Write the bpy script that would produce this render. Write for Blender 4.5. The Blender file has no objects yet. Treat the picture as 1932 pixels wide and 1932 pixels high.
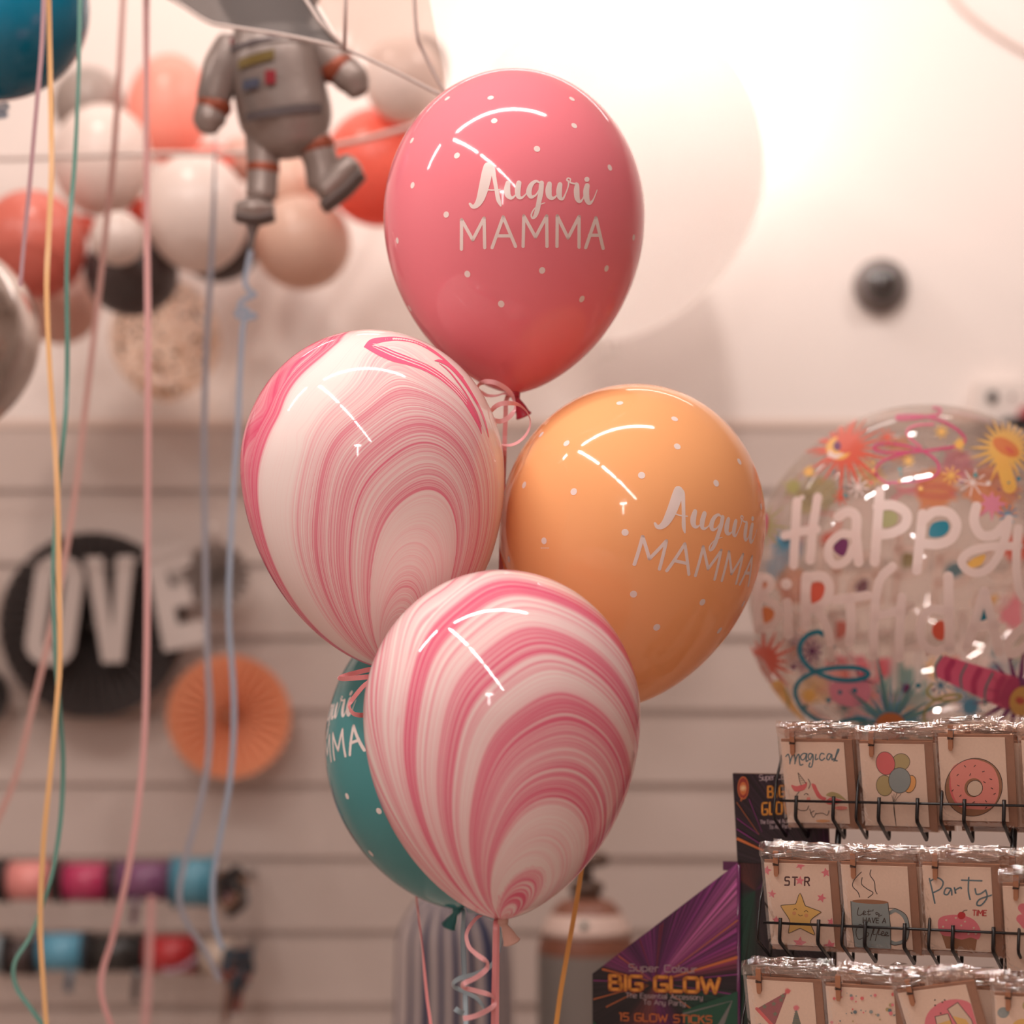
import bpy, bmesh, math, random
import numpy as np
from mathutils import Vector, Matrix
from mathutils.geometry import tessellate_polygon

random.seed(7); np.random.seed(7)
D = bpy.data; SC = bpy.context.scene; COL = SC.collection
PI = math.pi

# ---------------------------------------------------------------- camera, light, exposure
F, HZ, CZ = 3864.0, 1300.0, 1.35          # focal length in pixels, horizon row, camera height
def P(px, py, Y): return Vector(((px-966)*Y/F, Y, CZ+(HZ-py)*Y/F))
def S(n, Y): return n*Y/F                  # pixels to metres at depth Y

cam = D.objects.new('camera', D.cameras.new('camera')); COL.objects.link(cam)
cam.location = (0, 0, CZ); cam.rotation_euler = (PI/2, 0, 0)
cam.data.sensor_width = 36; cam.data.lens = 72; cam.data.shift_y = (HZ-966)/1932
cam.data.dof.use_dof = True; cam.data.dof.focus_distance = 2.08; cam.data.dof.aperture_fstop = 2.3
cam.data.clip_start = 0.05
SC.camera = cam

w = D.worlds.new('world'); SC.world = w; w.use_nodes = True
w.node_tree.nodes['Background'].inputs[0].default_value = (1, .9, .85, 1)
w.node_tree.nodes['Background'].inputs[1].default_value = .3

WARM = (1.0, .935, .895)
def area(name, loc, sx, sy, power, color=WARM, target=None, rz=0):
    l = D.lights.new(name, 'AREA'); l.shape = 'RECTANGLE'; l.size = sx; l.size_y = sy
    l.energy = power; l.color = color
    o = D.objects.new(name, l); COL.objects.link(o); o.location = loc
    if target is None: o.rotation_euler = (0, 0, rz)
    else: o.rotation_euler = (Vector(target)-Vector(loc)).to_track_quat('-Z', 'Y').to_euler()
    return o
CEIL = 3.2; WALL_Y = 4.0
# the shop's ceiling tubes: a row across the room with a gap, and a row running back from that gap
area('tube_lamp', (-.28, 1.82, CEIL-.06), 1.52, .045, 24)
area('tube_lamp', (-2.05, 1.97, CEIL-.06), 1.05, .045, 14)
for k in range(5):
    area('tube_lamp', (-1.10+.265*k*1.02, 1.27-1.02*k*1.02, CEIL-.06), .045, .92, 19, rz=.257)
# wall washer above the picture wall
area('wall_washer', (-.1, 3.70, 3.10), 2.2, .09, 5, target=(-.1, 3.86, 1.6))
for x, p, cl in ((-.75, 26, (1, .86, .77)), (.45, 32, (1, .94, .90)), (1.5, 32, (1, .94, .90))):       # unseen spots added to make the wall fade downwards, the left one warmer
    l = D.lights.new('added_wall_spot', 'SPOT'); l.energy = p; l.spot_size = 2.5; l.spot_blend = 1.; l.shadow_soft_size = .05; l.color = cl
    o = D.objects.new('added_wall_spot', l); COL.objects.link(o); o.location = (x, 2.95, CEIL-.08)
    o.rotation_euler = (Vector((x, WALL_Y, 2.0))-Vector(o.location)).to_track_quat('-Z', 'Y').to_euler()
lp = D.lights.new('wall_lamp', 'POINT'); lp.energy = 5; lp.shadow_soft_size = .06; lp.color = (1, .965, .94)
lo = D.objects.new('wall_lamp', lp); COL.objects.link(lo); lo.location = P(1235, 150, 3.86)
# daylight through the shop door far behind the camera
area('door_daylight', (-1.05, -3.9, 2.98), .62, .14, 14, color=(1, .95, .93), target=(-1.05, 0, 2.98))
area('door_daylight', (-1.05, -3.9, 2.55), .12, .8, 10, color=(1, .95, .93), target=(-1.05, 0, 2.55))

vs = SC.view_settings
vs.view_transform = 'Standard'; vs.look = 'None'; vs.gamma = 1.0; vs.exposure = 0.0
vs.use_curve_mapping = False
cy = SC.cycles
cy.use_denoising = True; cy.max_bounces = 10; cy.diffuse_bounces = 4; cy.glossy_bounces = 4
cy.transparent_max_bounces = 32; cy.transmission_bounces = 6; cy.caustics_reflective = False; cy.caustics_refractive = False

# ---------------------------------------------------------------- materials
def lin(c):
    return tuple((v/255/12.92 if v/255 <= .04045 else ((v/255+.055)/1.055)**2.4) for v in c)
_mats = {}
def new_mat(name):
    m = D.materials.new(name); m.use_nodes = True; nt = m.node_tree
    b = nt.nodes['Principled BSDF']; out = nt.nodes['Material Output']
    return m, nt, b, out
def mat(name, rgb, rough=.5, metal=0., spec=.5, translucent=0., bump=0., bscale=200., var=0., coat=0.):
    """plain paint / plastic / latex: rgb is sRGB 0-255"""
    if name in _mats: return _mats[name]
    m, nt, b, out = new_mat(name)
    c = lin(rgb)
    b.inputs['Base Color'].default_value = (*c, 1); b.inputs['Roughness'].default_value = rough
    b.inputs['Metallic'].default_value = metal; b.inputs['Specular IOR Level'].default_value = spec
    b.inputs['Coat Weight'].default_value = coat; b.inputs['Coat Roughness'].default_value = .05
    if var or bump:
        tc = nt.nodes.new('ShaderNodeTexCoord'); n = nt.nodes.new('ShaderNodeTexNoise')
        n.inputs['Scale'].default_value = bscale; n.inputs['Detail'].default_value = 3
        nt.links.new(tc.outputs['Object'], n.inputs['Vector'])
        if var:
            r = nt.nodes.new('ShaderNodeValToRGB')
            r.color_ramp.elements[0].position = .3; r.color_ramp.elements[1].position = .7
            r.color_ramp.elements[0].color = (*[v*(1-var) for v in c], 1)
            r.color_ramp.elements[1].color = (*[min(1, v*(1+var)) for v in c], 1)
            nt.links.new(n.outputs['Fac'], r.inputs[0]); nt.links.new(r.outputs[0], b.inputs['Base Color'])
        if bump:
            bp = nt.nodes.new('ShaderNodeBump'); bp.inputs['Strength'].default_value = bump
            bp.inputs['Distance'].default_value = .001
            nt.links.new(n.outputs['Fac'], bp.inputs['Height']); nt.links.new(bp.outputs[0], b.inputs['Normal'])
    if translucent:
        t = nt.nodes.new('ShaderNodeBsdfTranslucent'); t.inputs[0].default_value = (*c, 1)
        mx = nt.nodes.new('ShaderNodeMixShader'); mx.inputs[0].default_value = translucent
        nt.links.new(b.outputs[0], mx.inputs[1]); nt.links.new(t.outputs[0], mx.inputs[2])
        nt.links.new(mx.outputs[0], out.inputs[0])
    _mats[name] = m
    return m
def clear_mat(name, tint=(255, 255, 255), gloss=.12, rough=.05, haze=0., hazergb=(230, 220, 215), bump=0., bscale=60., edge=.5):
    if name in _mats: return _mats[name]
    m, nt, b, out = new_mat(name); nt.nodes.remove(b)
    tr = nt.nodes.new('ShaderNodeBsdfTransparent'); tr.inputs[0].default_value = (*lin(tint), 1)
    gl = nt.nodes.new('ShaderNodeBsdfGlossy'); gl.inputs['Roughness'].default_value = rough
    lw = nt.nodes.new('ShaderNodeLayerWeight'); lw.inputs[0].default_value = .35
    mr = nt.nodes.new('ShaderNodeMapRange'); mr.inputs['To Min'].default_value = gloss*.5; mr.inputs['To Max'].default_value = edge
    nt.links.new(lw.outputs['Fresnel'], mr.inputs['Value'])
    mx = nt.nodes.new('ShaderNodeMixShader'); nt.links.new(mr.outputs[0], mx.inputs[0])
    nt.links.new(tr.outputs[0], mx.inputs[1]); nt.links.new(gl.outputs[0], mx.inputs[2])
    last = mx
    if haze:
        df = nt.nodes.new('ShaderNodeBsdfDiffuse'); df.inputs[0].default_value = (*lin(hazergb), 1)
        m2 = nt.nodes.new('ShaderNodeMixShader'); m2.inputs[0].default_value = haze
        nt.links.new(mx.outputs[0], m2.inputs[1]); nt.links.new(df.outputs[0], m2.inputs[2]); last = m2
    if bump:
        tc = nt.nodes.new('ShaderNodeTexCoord'); n = nt.nodes.new('ShaderNodeTexNoise'); n.inputs['Scale'].default_value = bscale
        n.inputs['Distortion'].default_value = 1.5
        bp = nt.nodes.new('ShaderNodeBump'); bp.inputs['Strength'].default_value = bump; bp.inputs['Distance'].default_value = .004
        nt.links.new(tc.outputs['Object'], n.inputs['Vector']); nt.links.new(n.outputs['Fac'], bp.inputs['Height'])
        nt.links.new(bp.outputs[0], gl.inputs['Normal']); nt.links.new(bp.outputs[0], lw.inputs['Normal'])
    nt.links.new(last.outputs[0], out.inputs[0])
    _mats[name] = m
    return m
def latex(name, rgb, rough=.09, tl=.22): return mat(name, rgb, rough=rough, spec=.5, translucent=tl)

# ---------------------------------------------------------------- mesh helpers
class MB:
    def __init__(s): s.v = []; s.f = []; s.m = []; s.mats = []; s.sm = []
    def mi(s, m):
        if m not in s.mats: s.mats.append(m)
        return s.mats.index(m)
    def add(s, verts, faces, m, smooth=True):
        b = len(s.v); k = s.mi(m)
        s.v += [tuple(p) for p in verts]
        for f in faces: s.f.append(tuple(i+b for i in f)); s.m.append(k); s.sm.append(smooth)
    def build(s, name, parent=None, loc=None, M=None):
        me = D.meshes.new(name); me.from_pydata(s.v, [], s.f)
        for m in s.mats: me.materials.append(m)
        me.polygons.foreach_set('material_index', s.m); me.polygons.foreach_set('use_smooth', s.sm)
        me.update()
        o = D.objects.new(name, me); COL.objects.link(o)
        if parent: o.parent = parent
        if loc is not None: o.location = loc
        if M is not None: o.matrix_local = M
        return o
    def box(s, c, d, m, R=None, bev=0.):
        c = Vector(c); hx, hy, hz = d[0]/2, d[1]/2, d[2]/2
        vs_ = [Vector((x, y, z)) for x in (-hx, hx) for y in (-hy, hy) for z in (-hz, hz)]
        if R is not None: vs_ = [R @ v for v in vs_]
        s.add([v+c for v in vs_], [(0, 1, 3, 2), (4, 6, 7, 5), (0, 4, 5, 1), (2, 3, 7, 6), (0, 2, 6, 4), (1, 5, 7, 3)], m, False)
    def revolve(s, prof, m, n=32, c=(0, 0, 0), A=None, sy=1.0):
        """prof: (r,z) from top to bottom; A: 3x3 matrix"""
        c = Vector(c); vs_ = []; fs = []
        for r, z in prof:
            for k in range(n):
                a = 2*PI*k/n; p = Vector((r*math.sin(a), -r*sy*math.cos(a), z))
                vs_.append((A @ p if A is not None else p)+c)
        for i in range(len(prof)-1):
            for k in range(n):
                k2 = (k+1) % n; fs.append((i*n+k, (i+1)*n+k, (i+1)*n+k2, i*n+k2))
        s.add(vs_, fs, m)
    def tube(s, pts, r, m, n=8, caps=True):
        pts = [Vector(p) for p in pts]; vs_ = []; fs = []; up = Vector((.13, .9, .31)).normalized(); L = len(pts)
        for i, p in enumerate(pts):
            t = (pts[min(i+1, L-1)]-pts[max(i-1, 0)]).normalized()
            a = up-t*up.dot(t)
            if a.length < 1e-4: a = Vector((1, 0, 0))-t*t.x
            a.normalize(); b = t.cross(a); up = a
            rr = r[i] if isinstance(r, (list, tuple)) else r
            for k in range(n): q = 2*PI*k/n; vs_.append(p+(a*math.cos(q)+b*math.sin(q))*rr)
        for i in range(L-1):
            for k in range(n): k2 = (k+1) % n; fs.append((i*n+k, i*n+k2, (i+1)*n+k2, (i+1)*n+k))
        if caps: fs += [tuple(range(n-1, -1, -1)), tuple((L-1)*n+k for k in range(n))]
        s.add(vs_, fs, m)
    def loft(s, rings, m):
        """rings: (centre, a-vector, b-vector); closed with rounded ends supplied by the caller"""
        n = 20; vs_ = []; fs = []
        for c, a, b in rings:
            for k in range(n): q = 2*PI*k/n; vs_.append(Vector(c)+Vector(a)*math.cos(q)+Vector(b)*math.sin(q))
        for i in range(len(rings)-1):
            for k in range(n): k2 = (k+1) % n; fs.append((i*n+k, (i+1)*n+k, (i+1)*n+k2, i*n+k2))
        fs += [tuple(range(n)), tuple((len(rings)-1)*n+k for k in range(n-1, -1, -1))]
        s.add(vs_, fs, m)
    def prism(s, pts, y0, y1, m, side=None, to=None):
        """2-D polygon (x,z) extruded along y"""
        to = to or (lambda x, y, z: (x, y, z)); n = len(pts)
        tri = tessellate_polygon([[Vector((p[0], p[1], 0)) for p in pts]])
        s.add([to(p[0], y0, p[1]) for p in pts], tri, m, False)
        s.add([to(p[0], y1, p[1]) for p in pts], tri, side or m, False)
        vs_ = [to(p[0], y, p[1]) for y in (y0, y1) for p in pts]
        s.add(vs_, [(i, (i+1) % n, n+(i+1) % n, n+i) for i in range(n)], side or m, False)

def thing(name, label, cat, loc=(0, 0, 0), rot=(0, 0, 0), group=None):
    o = D.objects.new(name, None); COL.objects.link(o); o.location = loc; o.rotation_euler = rot
    o.empty_display_size = .05
    return tag(o, label, cat, group)
def tag(o, label, cat, group=None, kind=None):
    o['label'] = label; o['category'] = cat
    if group: o['group'] = group
    if kind: o['kind'] = kind
    return o
def struct(o, label=None):
    o['kind'] = 'structure'
    if label: o['label'] = label
    return o

def spline(pts, n=6, closed=False):
    """Catmull-Rom through tuples of any length"""
    p = [np.array(q, float) for q in pts]; L = len(p); out = []
    rng = range(L) if closed else range(L-1)
    g = (lambda i: p[i % L]) if closed else (lambda i: p[min(max(i, 0), L-1)])
    for i in rng:
        a, b, c, d = g(i-1), g(i), g(i+1), g(i+2)
        for k in range(n):
            t = k/n; out.append(.5*((2*b)+(c-a)*t+(2*a-5*b+4*c-d)*t*t+(3*b-a-3*c+d)*t**3))
    if not closed: out.append(p[-1])
    return out

def ribbon(name, pts, width, m, parent=None, twist=None, n=6, th=.0003, M=None):
    """flat curling ribbon; pts are world points; twist (radians per point) turns it about its own line"""
    raw = [(*p, (twist[i] if twist else 0.)) for i, p in enumerate(pts)]
    sp = spline(raw, n) if n else [np.array(q) for q in raw]
    mb = MB(); vs_ = []; L = len(sp); wl = None
    for i, q in enumerate(sp):
        p = Vector(q[:3]); t = (Vector(sp[min(i+1, L-1)][:3])-Vector(sp[max(i-1, 0)][:3])).normalized()
        v = Vector((0, 1, .1)).normalized(); wv = t.cross(v)
        if wv.length < .15: wv = wl or Vector((1, 0, 0))
        wv.normalize()
        if wl and wv.dot(wl) < 0: wv = -wv
        wl = wv.copy(); nn = t.cross(wv)
        a = q[3]; wv2 = wv*math.cos(a)+nn*math.sin(a); n2 = nn*math.cos(a)-wv*math.sin(a)
        for sx, sn in ((-1, -1), (1, -1), (1, 1), (-1, 1)): vs_.append(p+wv2*sx*width/2+n2*sn*th/2)
    fs = []
    for i in range(L-1):
        for k in range(4): k2 = (k+1) % 4; fs.append((i*4+k, i*4+k2, (i+1)*4+k2, (i+1)*4+k))
    fs += [(0, 1, 2, 3), tuple((L-1)*4+k for k in (3, 2, 1, 0))]
    inv = None
    if parent is not None:
        inv = (M if M is not None else parent_matrix(parent)).inverted(); vs_ = [inv @ v for v in vs_]
    mb.add(vs_, fs, m, False)
    return mb.build(name, parent)
def parent_matrix(o):
    m = Matrix.LocRotScale(o.location, o.rotation_euler, o.scale)
    return parent_matrix(o.parent) @ m if o.parent else m

# ---------------------------------------------------------------- flat artwork laid on a surface
class Art:
    """strokes and filled shapes in a 2-D drawing space, mapped by fn(u,v,layer) to 3-D"""
    def __init__(s, mb, fn, maxlen=None): s.mb = mb; s.fn = fn; s.layer = 0; s.ml = maxlen
    def _tri(s, a, b, c, out, d=0):
        if s.ml and d < 9:
            e = [(math.dist(a, b), 0), (math.dist(b, c), 1), (math.dist(c, a), 2)]; l, k = max(e)
            if l > s.ml:
                if k == 1: a, b, c = b, c, a
                elif k == 2: a, b, c = c, a, b
                mid = ((a[0]+b[0])/2, (a[1]+b[1])/2)
                s._tri(a, mid, c, out, d+1); s._tri(mid, b, c, out, d+1); return
        out.append((a, b, c))
    def tris(s, T, m):
        out = []
        for t in T: s._tri(*t, out)
        vs_ = [s.fn(p[0], p[1], s.layer) for t in out for p in t]
        s.mb.add(vs_, [(3*i, 3*i+1, 3*i+2) for i in range(len(out))], m, False)
    def poly(s, pts, m, smooth=0, nl=True):
        if nl: s.layer += 1
        if smooth: pts = [tuple(q) for q in spline(pts, smooth, True)]
        pts = [tuple(p[:2]) for p in pts]
        tri = tessellate_polygon([[Vector((p[0], p[1], 0)) for p in pts]])
        s.tris([(pts[a], pts[b], pts[c]) for a, b, c in tri], m)
    def disc(s, x, y, r, m, ry=None, n=18, nl=True, rot=0.):
        ry = ry or r; c_, s_ = math.cos(rot), math.sin(rot)
        s.poly([(x+r*math.cos(2*PI*k/n)*c_-ry*math.sin(2*PI*k/n)*s_, y+r*math.cos(2*PI*k/n)*s_+ry*math.sin(2*PI*k/n)*c_) for k in range(n)], m, nl=nl)
    def burst(s, x, y, r0, r1, n, m, rnd=.3, ph=0.):
        pts = []
        for k in range(2*n):
            r = r0 if k % 2 else r1*(1-rnd*random.random()); a = PI*k/n+ph
            pts.append((x+r*math.cos(a), y+r*math.sin(a)))
        s.poly(pts, m)
    def star(s, x, y, r, m, rot=-PI/2, q=.45):
        s.poly([(x+(r if k % 2 == 0 else r*q)*math.cos(PI*k/5+rot), y+(r if k % 2 == 0 else r*q)*math.sin(PI*k/5+rot)) for k in range(10)], m)
    def aster(s, x, y, r, wd, m, n=4):
        s.layer += 1
        for k in range(n):
            a = PI*k/n+.2; s.stroke([(x-r*math.cos(a), y-r*math.sin(a)), (x+r*math.cos(a), y+r*math.sin(a))], wd, m, nl=False, caps=False)
    def stroke(s, pts, wd, m, smooth=0, closed=False, nl=True, caps=True):
        """pts may carry their own width as a third value"""
        if nl: s.layer += 1
        p = [(q[0], q[1], q[2] if len(q) > 2 else wd) for q in pts]
        if smooth: p = [tuple(q) for q in spline(p, smooth, closed)]
        if closed: p = p+[p[0]]
        L = len(p); T = []
        if smooth:
            ed = []
            for i in range(L):
                a, b = (p[i-1] if i else (p[-2] if closed else p[0])), (p[i+1] if i < L-1 else (p[1] if closed else p[-1]))
                dx, dy = b[0]-a[0], b[1]-a[1]; l = math.hypot(dx, dy) or 1
                h = p[i][2]/2; ed.append(((p[i][0]-dy/l*h, p[i][1]+dx/l*h), (p[i][0]+dy/l*h, p[i][1]-dx/l*h)))
            for i in range(L-1): T += [(ed[i][0], ed[i][1], ed[i+1][1]), (ed[i][0], ed[i+1][1], ed[i+1][0])]
        else:
            for i in range(L-1):
                a, b = p[i], p[i+1]; dx, dy = b[0]-a[0], b[1]-a[1]; l = math.hypot(dx, dy) or 1
                q = [(a[0]-dy/l*a[2]/2, a[1]+dx/l*a[2]/2), (a[0]+dy/l*a[2]/2, a[1]-dx/l*a[2]/2), (b[0]+dy/l*b[2]/2, b[1]-dx/l*b[2]/2), (b[0]-dy/l*b[2]/2, b[1]+dx/l*b[2]/2)]
                T += [(q[0], q[1], q[2]), (q[0], q[2], q[3])]
        s.tris(T, m)
        if caps:
            js = ([p[0], p[-1]] if smooth else p) if not closed else ([] if smooth else p)
            for q in js: s.disc(q[0], q[1], q[2]/2, m, n=12, nl=False)

# stroke alphabet, unit cell: x 0..w, y 0 (baseline) .. 1 (cap height)
GL = {
 'A': (.8, [[(0, 0), (.4, 1), (.8, 0)], [(.14, .35), (.66, .35)]]), 'B': (.7, [[(0, 0), (0, 1), (.5, 1), (.62, .9), (.62, .62), (.5, .52), (0, .52)], [(.5, .52), (.7, .4), (.7, .12), (.58, 0), (0, 0)]]),
 'C': (.7, [[(.7, .95), (.6, 1), (.1, 1), (0, .9), (0, .1), (.1, 0), (.7, 0)]]), 'E': (.6, [[(.6, 1), (0, 1), (0, 0), (.6, 0)], [(0, .52), (.5, .52)]]),
 'G': (.75, [[(.7, 1), (.12, 1), (0, .88), (0, .12), (.12, 0), (.62, 0), (.75, .12), (.75, .45), (.4, .45)]]), 'H': (.7, [[(0, 0), (0, 1)], [(.7, 0), (.7, 1)], [(0, .5), (.7, .5)]]),
 'I': (.05, [[(.02, 0), (.02, 1)]]), 'K': (.65, [[(0, 0), (0, 1)], [(.62, 1), (0, .45)], [(.2, .6), (.65, 0)]]), 'L': (.6, [[(0, 1), (0, 0), (.6, 0)]]),
 'M': (.9, [[(0, 0), (.05, 1), (.45, .35), (.85, 1), (.9, 0)]]), 'O': (.8, [[(.12, 0), (0, .12), (0, .88), (.12, 1), (.68, 1), (.8, .88), (.8, .12), (.68, 0), (.12, 0)]]),
 'P': (.65, [[(0, 0), (0, 1), (.53, 1), (.65, .88), (.65, .55), (.53, .45), (0, .45)]]), 'R': (.7, [[(0, 0), (0, 1), (.5, 1), (.65, .88), (.65, .6), (.5, .5), (0, .5)], [(.35, .5), (.7, 0)]]),
 'S': (.65, [[(.65, .95), (.58, 1), (.1, 1), (0, .9), (0, .62), (.1, .53), (.55, .53), (.65, .43), (.65, .1), (.55, 0), (0, 0)]]), 'T': (.7, [[(0, 1), (.7, 1)], [(.35, 1), (.35, 0)]]),
 'V': (.7, [[(0, 1), (.35, 0), (.7, 1)]]), 'W': (1.05, [[(0, 1), (.25, 0), (.52, .85), (.8, 0), (1.05, 1)]]), 'a': (.55, [[(.05, .68), (.45, .68), (.55, .58), (.55, 0), (.1, 0), (0, .1), (0, .28), (.1, .38), (.55, .38)]]),
 'c': (.5, [[(.5, .68), (.1, .68), (0, .58), (0, .1), (.1, 0), (.5, 0)]]), 'e': (.55, [[(0, .34), (.55, .34), (.55, .58), (.45, .68), (.1, .68), (0, .58), (0, .1), (.1, 0), (.5, 0)]]), 'h': (.5, [[(0, 0), (0, 1)], [(0, .66), (.4, .66), (.5, .55), (.5, 0)]]),
 'i': (.04, [[(.02, 0), (.02, .68)], [(.02, .9), (.02, .93)]]), 'l': (.04, [[(.02, 0), (.02, 1)]]), 'n': (.5, [[(0, 0), (0, .68)], [(0, .66), (.4, .66), (.5, .55), (.5, 0)]]), 'o': (.55, [[(.1, 0), (0, .1), (0, .58), (.1, .68), (.45, .68), (.55, .58), (.55, .1), (.45, 0), (.1, 0)]]),
 'p': (.55, [[(0, -.28), (0, .68), (.45, .68), (.55, .58), (.55, .1), (.45, 0), (0, 0)]]), 'r': (.35, [[(0, 0), (0, .68)], [(0, .5), (.15, .66), (.35, .68)]]), 's': (.5, [[(.5, .68), (.08, .68), (0, .6), (0, .42), (.08, .35), (.42, .35), (.5, .28), (.5, .08), (.42, 0), (0, 0)]]),
 't': (.4, [[(.12, .95), (.12, .1), (.2, 0), (.4, 0)], [(0, .68), (.38, .68)]]), 'u': (.55, [[(0, .68), (0, .1), (.1, 0), (.55, 0)], [(.55, .68), (.55, 0)]]), 'y': (.5, [[(0, .68), (0, .1), (.1, 0), (.5, 0)], [(.5, .68), (.5, -.2), (.4, -.28), (.05, -.28)]]),
 '1': (.25, [[(0, 1), (.2, 1), (.2, 0)]]), '5': (.6, [[(.6, 1), (0, 1), (0, .55), (.5, .55), (.6, .45), (.6, .1), (.5, 0), (0, 0)]]), ' ': (.35, [])}
def text(art, s, x, y, h, wd, m, stretch=1., gap=.22, width=None):
    """y is the baseline; the drawing space has y downwards"""
    adv = sum(GL[c][0]+gap for c in s)-gap
    if width: stretch = width/(adv*h)
    art.layer += 1; cx = x
    for c in s:
        for st in GL[c][1]: art.stroke([(cx+p[0]*h*stretch, y-p[1]*h) for p in st], wd, m, nl=False)
        cx += (GL[c][0]+gap)*h*stretch

# ---------------------------------------------------------------- the room
WY = 4.0; XL, XR, YB = -3.0, 3.0, -4.0
def zw(py): return CZ+(HZ-py)*WY/F
M_wall = mat('wall paint', (230, 216, 209), rough=.7, bump=.05, bscale=90)
M_slat = mat('slatwall laminate', (196, 177, 168), rough=.5)
M_trim = mat('wall trim paint', (216, 192, 179), rough=.6)
M_room = mat('room paint', (204, 188, 179), rough=.8)
M_floor = mat('floor vinyl', (172, 157, 148), rough=.5, var=.06, bscale=6)
M_ceil = mat('ceiling paint', (226, 214, 206), rough=.8)

mb = MB(); mb.add([(XL, WY, zw(792)), (XR, WY, zw(792)), (XR, WY, CEIL), (XL, WY, CEIL)], [(0, 1, 2, 3)], M_wall, False)
struct(mb.build('wall_back'), 'white painted upper wall behind the balloons')
# grooved display wall below the trim: one section swept along the wall
sec = [(WY, zw(806))]
for k in range(13):
    py = 930+k*138.8; zt, zb = zw(py-7), zw(py+9)
    if zb < .06: break
    sec += [(WY, zt), (WY+.007, zt+.001), (WY+.007, zt+.006), (WY+.010, zt+.006), (WY+.010, zb-.006), (WY+.006, zb-.006), (WY+.005, zb-.002), (WY, zb)]
sec += [(WY, 0.)]
mb = MB(); n = len(sec)
mb.add([(x, y, z) for x in (XL, XR) for y, z in sec], [(i, i+1, n+i+1, n+i) for i in range(n-1)], M_slat, False)
struct(mb.build('wall_slatwall'), 'grooved slat display wall below the trim')
mb = MB(); mb.box((0, WY+.002, zw(799)), (XR-XL, .010, zw(792)-zw(806)), M_trim)
struct(mb.build('trim_1'), 'narrow ledge trim between plain wall and slat wall')
for nm, q, m in (('floor', [(XL, YB, 0), (XR, YB, 0), (XR, WY+.02, 0), (XL, WY+.02, 0)], M_floor),
                 ('ceiling', [(XL, YB, CEIL), (XL, WY, CEIL), (XR, WY, CEIL), (XR, YB, CEIL)], M_ceil),
                 ('wall_left', [(XL, YB, 0), (XL, WY, 0), (XL, WY, CEIL), (XL, YB, CEIL)], M_room),
                 ('wall_right', [(XR, YB, 0), (XR, YB, CEIL), (XR, WY, CEIL), (XR, WY, 0)], M_room),
                 ('wall_front', [(XL, YB, 0), (XL, YB, CEIL), (XR, YB, CEIL), (XR, YB, 0)], M_room)):
    mb = MB(); mb.add(q, [(0, 1, 2, 3)], m, False); struct(mb.build(nm))

# counter carrying the card rack and the glow-stick box
M_counter = mat('counter laminate', (190, 174, 165), rough=.4)
ctr = thing('shop_counter', 'low shop counter below the card rack and glow stick box', 'counter', (.35, 2.35, 0))
CT = .84
mb = MB(); mb.box((.1, 0, CT-.015), (1.3, .62, .03), M_counter); mb.build('counter_top', ctr)
mb = MB(); mb.box((.1, .02, (CT-.03)/2), (1.22, .54, CT-.03), M_room); mb.build('counter_base', ctr)

# ---------------------------------------------------------------- small things on the wall
M_black = mat('black plastic', (36, 33, 33), rough=.35)
M_dark = mat('dark smoked dome', (58, 52, 50), rough=.12, coat=1.)
M_grey = mat('grey plastic', (112, 100, 96), rough=.4)
c = P(1660, 541, WY)
dc = thing('dome_camera', 'dark round dome security camera on the white wall', 'camera', c)
R90 = Matrix.Rotation(PI/2, 3, 'X')
mb = MB(); mb.revolve([(0, .034), (.034, .034), (.046, .030), (.052, .018), (.053, 0), (0, 0)], M_grey, 36, A=R90); mb.build('housing', dc)
mb = MB(); mb.revolve([(.033*math.sin(a), .034+.028*math.cos(a)) for a in [k*PI/2/10 for k in range(11)]], M_dark, 36, A=R90); mb.build('dome', dc)
c = P(1880, 762, WY)
sk = thing('wall_socket', 'white wall socket box above the ledge at the right edge', 'socket', c)
M_wp = mat('white plastic', (226, 212, 204), rough=.4)
mb = MB(); mb.box((0, -.02, 0), (.095, .04, .075), M_wp); mb.build('box', sk)
mb = MB(); mb.revolve([(0, .048), (.010, .048), (.011, .04)], M_black, 16, c=(-.018, 0, .008), A=R90); mb.build('plug_hole', sk); mb = MB(); mb.revolve([(0, .046), (.004, .046), (.004, .04)], M_grey, 12, c=(.02, 0, .008), A=R90); mb.build('screw', sk)
c = P(1924, 800, 3.93)
al = thing('wall_gadget', 'dark gadget with a red side on the wall ledge at the right edge', 'gadget', c)
mb = MB(); mb.box((-.012, 0, -.004), (.05, .07, .024), M_black); mb.build('base', al)
mb = MB(); mb.revolve([(0, .03), (.014, .029), (.02, .015), (.02, -.004), (0, -.004)], mat('dark red plastic', (150, 30, 40), .3), 20, c=(.016, 0, .004)); mb.build('cap', al)
cable = MB(); cable.tube([P(x, y, 3.994) for x, y in spline([(1770, -60), (1800, -2), (1850, 45), (1900, 78), (1960, 108), (2100, 150)], 5)], .004, mat('pale cable', (205, 176, 164), .6))
tag(cable.build('cable'), 'thin pale cable crossing the top right corner', 'cable')

# pale rod running behind the astronaut
M_rope = mat('pale cord', (196, 176, 168), .5)
mb = MB(); mb.tube([P(x, y, 3.25) for x, y in spline([(-260, 302), (0, 299), (150, 294), (300, 290), (450, 289), (620, 276), (790, 236)], 6)]+[P(815, 229, 3.42), P(832, 240, WY)], .0042, M_rope)
tag(mb.build('rope'), 'pale rope stretched across behind the astronaut balloon', 'rope')

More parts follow.
